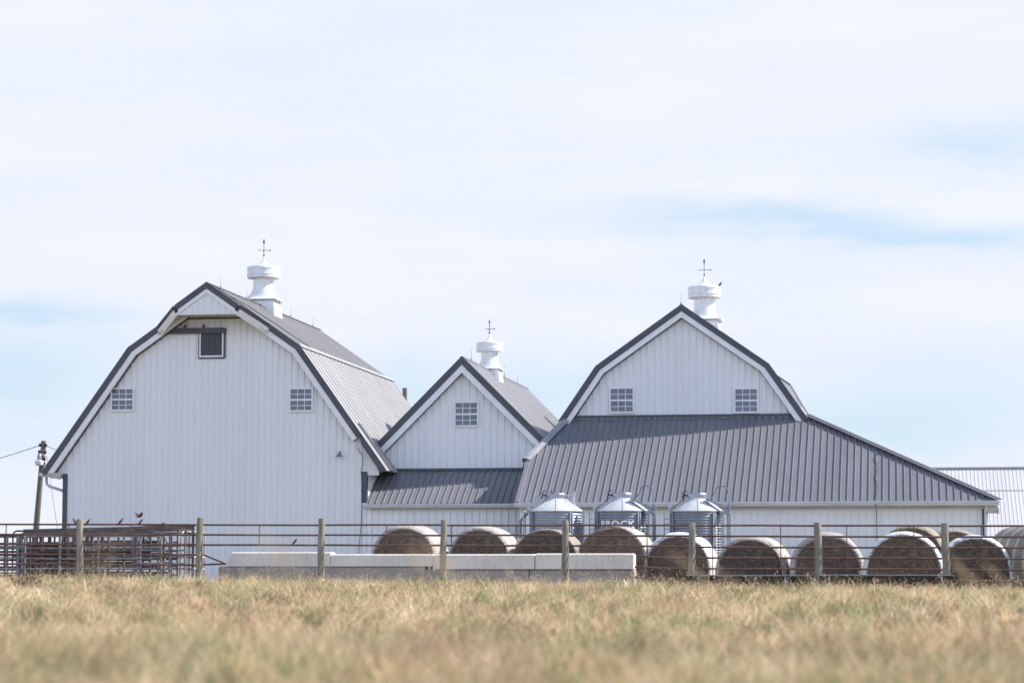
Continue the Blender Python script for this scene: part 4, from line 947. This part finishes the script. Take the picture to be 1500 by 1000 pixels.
a, b = P(298, 812, VFN+.1), P(331, 825.5, VFN+.1); m = MB(); m.tube([a, b], .022, 8); m.tube([P(294, 826.5, VFN+.1), b], .022, 8); m.build('brace', 'rust', fn)
for x, lo in [(6, 4.3), (98, 4.3), (190, 4.3), (282, 4.3), (378, 2), (565, 2), (660, 2), (756, 2), (852, 2), (947, 5), (1043, 5), (1143, 4), (1240.5, 4), (1339, 4.4), (1438, 5.2)]:
    u = P(x, 790, VFN).x; m = MB(); m.tube([(u, VFN+.125, rail_z(u, 0)), (u+random.uniform(-.01, .01), VFN+.125, rail_z(u, lo))], .013, 6); m.build('upright', 'rust', fn)

# ------------------------------------------------------------------ troughs
def trough(x0, x1, yt, v, label, legs):
    a, b = P(x0, yt, v), P(x1, yt, v); zt = (a.z+b.z)/2; L = b.x-a.x; c = Vector(((a.x+b.x)/2, v, zt))
    root = thing('feed_trough', label, 'feed trough', (c.x, v, G(c.x, v)), 0, 'long black feed troughs along the fence')
    dz = (b.z-a.z)
    m = MB(); prof = [(-.24, 0), (-.22, -.03), (-.19, -.2), (-.12, -.29), (.12, -.29), (.19, -.2), (.22, -.03), (.24, 0), (.2, -.01), (.17, -.19), (.1, -.26), (-.1, -.26), (-.17, -.19), (-.2, -.01)]
    k = len(prof); vs = []
    for x, s in ((-L/2, .93), (-L/2+.1, 1), (0, 1), (L/2-.1, 1), (L/2, .93)):
        vs += [c+Vector((x, p*s, q*s+dz*x/L)) for p, q in prof]
    m.add(vs, [(i*k+j, i*k+(j+1) % k, (i+1)*k+(j+1) % k, (i+1)*k+j) for i in range(4) for j in range(k)]+[tuple(range(k))[::-1], tuple(range(4*k, 5*k))], False)
    m.add([c+Vector((x*L/2, p, q+dz*x/2)) for x in (-1, 1) for p, q in ((-.22, -.03), (-.19, -.2), (-.12, -.29), (.12, -.29), (.19, -.2), (.22, -.03))], [(0, 1, 2, 3, 4, 5), (11, 10, 9, 8, 7, 6)])
    m.build('basin', 'rubber', root)
    m = MB(); rr = .017
    m.tube([c+Vector((-L/2, -.25, -dz/2)), c+Vector((L/2, -.25, dz/2)), c+Vector((L/2+.02, .25, dz/2)), c+Vector((-L/2-.02, .25, -dz/2)), c+Vector((-L/2, -.25, -dz/2))], rr, 6); m.build('rim', 'galv_dull', root)
    for x in legs:
        p = P(x, yt, v-.2)
        for s in (-1, 1):
            m = MB(); m.beam((p.x, v+s*.2, zt-.02), (p.x+.01, v+s*.27, G(p.x, v)-.15), .05, .03, up=(1, 0, 0)); m.build('leg', 'galv_dull', root)
trough(1006, 1186, 842.5, 56.7, 'shorter black trough half sunk in the grass beside the straw tangle', (1023, 1150))
trough(1201, 1396, 842, 56.6, 'longer black trough with pale rim in front of the white rimmed bale', (1215, 1380))

# ------------------------------------------------------------------ stacked livestock gates at the left
def gate(x0, x1, yt, v, yaw, mat, label, rails=6, ups=(.33, .66), zb=.5, group='livestock gates stacked by the left barn', loop=False, r=.024, dip=0):
    a, b = P(x0, yt, v), P(x1, yt, v); L = (b.x-a.x)/max(.2, math.cos(yaw)); c = (a+b)/2; zt = c.z
    root = thing('livestock_gate', label, 'livestock gate', (c.x, v, zb), yaw, group); h = zt-zb
    m = MB(); cr = .1
    m.tube([(-L/2, 0, 0), (-L/2, 0, h-cr), (-L/2+cr*.3, 0, h-cr*.3), (-L/2+cr, 0, h), (L/2-cr, 0, h+dip), (L/2-cr*.3, 0, h-cr*.3+dip), (L/2, 0, h-cr+dip), (L/2, 0, 0)], r, 8); build_local(m, 'frame', mat, root)
    for k in range(rails-1):
        z = h*(k+.25)/(rails-.6); m = MB(); m.tube([(-L/2, 0, z), (0, 0, z+random.uniform(-.015, .015)), (L/2, 0, z+dip*z/h)], r*.92, 8); build_local(m, 'rail', mat, root)
    for q in ups:
        m = MB(); x = -L/2+L*q; m.bb(x-.02, x+.02, -.03, .03, .0, h); build_local(m, 'upright', mat, root)
    if loop:
        m = MB()
        pts = [(L*.18+.38*math.cos(t), -.05, h*.72+.34*math.sin(t)) for t in [math.pi*k/12 for k in range(-1, 14)]]; m.tube(pts, .03, 8); build_local(m, 'hoop', 'gate_pale', root)
mid = 'dark rusty livestock gate packed in the middle of the stack'
gate(33, 236, 785, 60.4, .0, 'gate_steel', 'grey livestock gate at the front of the stack, behind the leftmost fence post', 6, (.27, .55, .98), .52)
gate(-70, 36, 783, 60.2, .06, 'gate_blue', 'blue grey livestock gate cut off by the left edge', 6, (.5, .9), .52)
gate(196, 272, 783, 60.9, -.05, 'gate_blue', 'short blue grey livestock gate with uprights near the right end of the stack', 5, (.06, .12, .7), .48)
gate(100, 283, 780, 61.7, .02, 'gate_steel', 'long grey livestock gate in the second layer of the stack', 6, (.2, .45, .75), .46)
gate(36, 200, 779, 62.3, -.03, 'rust_dark', mid, 7, (.15, .6), .46, r=.03)
gate(50, 250, 781, 62.8, .04, 'rust_dark', mid, 7, (.3, .8), .46, r=.03)
gate(-60, 90, 784, 63.1, -.04, 'rust_dark', mid, 7, (.3, .45, .62, .7, .8, .9), .46)
gate(20, 240, 777, 63.6, .02, 'rust_dark', mid, 6, (.2, .5, .7), .46)
gate(-80, 60, 786, 64.3, .03, 'gate_steel', 'grey livestock gate at the far left back of the stack', 6, (.55, .65, .75, .85), .46)
gate(160, 262, 776, 64.0, -.02, 'gate_pale', 'pale livestock gate with a bent hoop, back of the stack', 6, (.4, .8), .44, loop=True)
for i, (x, y, m_) in enumerate(((270, 776, 'rust_dark'), (276, 778, 'gate_pale'), (281, 776, 'gate_steel'), (286.5, 779, 'gate_pale'))):
    gate(x-5, x+9, y, 61.2+.55*i, 1.15, m_, ['dark', 'pale', 'grey', 'pale rearmost'][i]+' livestock gate seen nearly end on beside the second fence post', 6, (.5,), .42)
for x0, x1, y, v, yw, mt, ups in ((30, 150, 781, 64.6, .05, 'rust_dark', (.35, .8)), (110, 240, 779, 65.0, -.04, 'rust_dark', (.3, .75)), (-40, 110, 783, 65.3, .02, 'rust_dark', (.6, .8, .9)),
                               (60, 220, 782, 61.2, .015, 'rust_dark', (.3, .62)), (130, 262, 781, 65.5, .03, 'rust_dark', (.5, .85))):
    gate(x0, x1, y, v, yw, mt, mid, 8, ups, .46, r=.034)
a, b = P(34.5, 779, 61.0), P(284, 773, 62.0); m = MB(); m.beam(a, b, .12, .15); tag(m.build('timber', 'old_wood'), 'long weathered timber lying along the top of the stacked gates', 'timber')
a, b = P(150, 777, 62.5), P(239, 770, 63); m = MB(); m.tube([a, b], [.03, .055], 8); m.tube([b-Vector((.02, 0, .05)), b+Vector((.02, 0, .08))], .05, 8); tag(m.build('steel_pipe', 'rust_dark'), 'thin dark pipe with a collar lying above the timber', 'pipe')
a, b = P(30, 800, 63.8), P(150, 798, 65.2); m = MB(); m.bb(a.x, b.x, 63.8, 64.9, .5, P(60, 797, 63.8).z); o = m.build('timber_stack', 'old_wood', bevel=.02); tag(o, 'dark stack of old boards behind the gates', 'timber')

# ------------------------------------------------------------------ birds
def bird(p, face, label, s=1.0, flying=False):
    root = thing('bird', label, 'bird', p, face, 'small brown birds about the fence')
    s *= .76; m = MB(); n = 10
    body = [(-.075, .012, .022), (-.055, .026, .030), (-.02, .036, .045), (.02, .034, .06), (.045, .026, .078), (.06, .024, .092), (.078, .021, .1), (.09, .009, .1), (.105, .002, .097)]
    if flying: body = [(x, r, .02+(z-.02)*.3) for x, r, z in body]
    m.tube([(x*s, 0, z*s) for x, r, z in body], [r*s*1.25 for x, r, z in body], n); build_local(m, 'body', 'bird', root)
    m = MB(); m.add([Vector(q)*s for q in ((-.06, -.014, .026), (-.06, .014, .026), (-.15, .022, .004), (-.15, -.022, .004), (-.06, -.014, .018), (-.06, .014, .018), (-.15, .022, -.003), (-.15, -.022, -.003))], [(0, 1, 2, 3), (7, 6, 5, 4), (0, 4, 5, 1), (1, 5, 6, 2), (2, 6, 7, 3), (3, 7, 4, 0)]); build_local(m, 'tail', 'bird', root)
    for sd in (-1, 1):
        m = MB()
        if flying: q = [(.04, sd*.03, .035), (-.03, sd*.03, .03), (-.06, sd*.12, .07), (-.03, sd*.19, .12), (.02, sd*.15, .10), (.05, sd*.08, .06)]
        else: q = [(.04, sd*.03, .065), (.0, sd*.041, .04), (-.05, sd*.03, .025), (-.11, sd*.012, .02), (-.05, sd*.022, .045), (.0, sd*.034, .068)]
        k = len(q); vs = [Vector(x)*s for x in q]+[Vector((x, y+sd*.004, z+.006))*s for x, y, z in q]
        m.add(vs, [tuple(range(k)), tuple(range(2*k-1, k-1, -1))]+[(i, i+k, (i+1) % k+k, (i+1) % k) for i in range(k)]); build_local(m, 'wing', 'bird', root)
    if not flying:
        for ch in root.children:
            for v in ch.data.vertices:
                x, z = v.co.x, v.co.z; cc_, ss_ = math.cos(.5), math.sin(.5); v.co.x = x*cc_-z*ss_*.4; v.co.z = z*cc_+x*ss_+.03*s
    return root
def rail_pt(x, k):
    u = P(x, 780, VFN+.115).x; return Vector((u, VFN+.115, rail_z(u, k)+.012))
bird(rail_pt(109, 0), math.pi-.3, 'small bird on the top rail just left of the leftmost post', 1.1)
bird(rail_pt(129, 0), .2, 'small bird on the top rail just right of the leftmost post', 1.0)
bird(rail_pt(177, 0), .4, 'small bird perched upright on the top rail between the first two posts', 1.15)
bird(rail_pt(206, 0), .5, 'small bird on the top rail right below the flying one', 1.0)
bird(rail_pt(432, 2), .2, 'lone small bird on the third rail above the slanted concrete block', 1.1)
bird(P(204, 757, 60), .8, 'small bird flying in front of the left barn wall', 1.3, True)
bird(Vector((UR+.60*1.04, 93.5, 10.60+1.44*1.04)), .1, 'small bird on the rim of the rightmost cupola', 1.5)
bird(P(809, 725, 73), 2.6, 'small bird on the lid of the leftmost feed bin', 1.2)

# ------------------------------------------------------------------ light and sky
EXPO = .55
S = Vector((.72, .20, .665)).normalized()
el = math.asin(S.z); az = math.atan2(S.x, S.y)
sun = bpy.data.lights.new('sun', 'SUN'); sun.energy = 4.8; sun.angle = math.radians(.5); sun.color = (1, .955, .89)
so = bpy.data.objects.new('sun', sun); COL.objects.link(so); so.rotation_euler = S.to_track_quat('Z', 'Y').to_euler(); so.location = (30, 20, 40)
w = bpy.data.worlds.new('World'); sc.world = w; w.use_nodes = True; nt = w.node_tree
bg = nt.nodes['Background']; STR = .1; bg.inputs[1].default_value = STR
sky = nt.nodes.new('ShaderNodeTexSky'); sky.sky_type = 'NISHITA'; sky.sun_disc = False; sky.sun_elevation = el; sky.sun_rotation = az
sky.air_density = 1.0; sky.dust_density = .6; sky.ozone_density = 1.5
tc = nt.nodes.new('ShaderNodeTexCoord'); sp = nt.nodes.new('ShaderNodeSeparateXYZ'); nt.links.new(tc.outputs['Generated'], sp.inputs[0])
AZ = mathn(nt, 'ARCTAN2', sp.outputs[0], sp.outputs[1]); EL = mathn(nt, 'ARCSINE', sp.outputs[2])
def skynoise(sa, se, off, detail=5, rough=.55):
    cb = nt.nodes.new('ShaderNodeCombineXYZ'); nt.links.new(mathn(nt, 'MULTIPLY', AZ, sa), cb.inputs[0]); nt.links.new(mathn(nt, 'MULTIPLY', EL, se), cb.inputs[1]); cb.inputs[2].default_value = off
    n = N(nt, 'ShaderNodeTexNoise', Scale=1.0, Detail=detail, Roughness=rough); nt.links.new(cb.outputs[0], n.inputs['Vector']); return n.outputs['Fac']
warp = skynoise(9, 30, 2.0); warp2 = skynoise(28, 120, 7.0, 6, .6)
AZw = mathn(nt, 'ADD', AZ, mathn(nt, 'MULTIPLY', mathn(nt, 'ADD', warp, -.5), .10))
ELw = mathn(nt, 'ADD', mathn(nt, 'ADD', EL, mathn(nt, 'MULTIPLY', mathn(nt, 'ADD', warp, -.5), .03)), mathn(nt, 'MULTIPLY', mathn(nt, 'ADD', warp2, -.5), .018))
def ae(x, y):
    d = ray(x, y).normalized(); return math.atan2(d.x, d.y), math.asin(d.z)
PATCH = [(1130, 322, 250, 24, .8), (1400, 345, 200, 24, .8), (1440, 205, 150, 36, .62), (40, 455, 170, 22, .85), (20, 545, 190, 60, .85), (1380, 590, 260, 75, .6),
         (820, 575, 130, 55, .7), (600, 565, 90, 45, .7), (1240, 640, 160, 45, .55), (40, 650, 150, 50, .35)]
tot = None
for x, y, rx, ry, s in PATCH:
    a0, e0 = ae(x, y)
    dx = mathn(nt, 'POWER', mathn(nt, 'MULTIPLY', mathn(nt, 'ADD', AZw, -a0), F_PX/rx), 2); dy = mathn(nt, 'POWER', mathn(nt, 'MULTIPLY', mathn(nt, 'ADD', ELw, -e0), F_PX/ry), 2)
    gss = mathn(nt, 'MULTIPLY', mathn(nt, 'EXPONENT', mathn(nt, 'MULTIPLY', mathn(nt, 'ADD', dx, dy), -1.0)), s)
    tot = gss if tot is None else mathn(nt, 'ADD', tot, gss)
wide = nt.nodes.new('ShaderNodeMapRange'); wide.inputs[1].default_value = .50; wide.inputs[2].default_value = .85; nt.links.new(skynoise(3, 12, 11, 6), wide.inputs[0])
mask = mathn(nt, 'ADD', mathn(nt, 'MULTIPLY', tot, mathn(nt, 'ADD', mathn(nt, 'MULTIPLY', warp2, .8), .5)), mathn(nt, 'MULTIPLY', wide.outputs[0], .35), True)
k = 1/STR/2**EXPO
sh = nt.nodes.new('ShaderNodeMapRange'); sh.inputs[1].default_value = .3; sh.inputs[2].default_value = .7; nt.links.new(skynoise(6, 42, 21, 6), sh.inputs[0])
cloud = rgbmix(nt, sh.outputs[0], (.83*k, .878*k, 1.0*k), (.91*k, .938*k, 1.01*k))
blue = rgbmix(nt, .2, (.60*k, .80*k, .99*k), sky.outputs[0])
low = rgbmix(nt, mask, cloud, blue)
# higher up the thin cloud gives way to open blue sky
hi = nt.nodes.new('ShaderNodeMapRange'); hi.interpolation_type = 'SMOOTHSTEP'; hi.inputs[1].default_value = .27; hi.inputs[2].default_value = .75; nt.links.new(EL, hi.inputs[0])
top = rgbmix(nt, .5, (.24*k, .37*k, .60*k), sky.outputs[0])
# unseen sky behind the camera, brightened and made bluer to light the shaded walls
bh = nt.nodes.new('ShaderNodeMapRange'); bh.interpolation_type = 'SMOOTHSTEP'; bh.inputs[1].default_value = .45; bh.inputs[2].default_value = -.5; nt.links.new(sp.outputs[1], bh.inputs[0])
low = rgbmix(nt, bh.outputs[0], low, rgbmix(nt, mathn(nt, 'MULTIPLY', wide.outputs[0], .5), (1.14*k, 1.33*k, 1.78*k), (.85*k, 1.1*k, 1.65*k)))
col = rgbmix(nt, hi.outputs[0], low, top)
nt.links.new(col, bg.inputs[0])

sc.view_settings.view_transform = 'Standard'; sc.view_settings.look = 'None'; sc.view_settings.exposure = EXPO; sc.view_settings.gamma = 1
sc.cycles.max_bounces = 6; sc.cycles.diffuse_bounces = 3; sc.cycles.transparent_max_bounces = 4
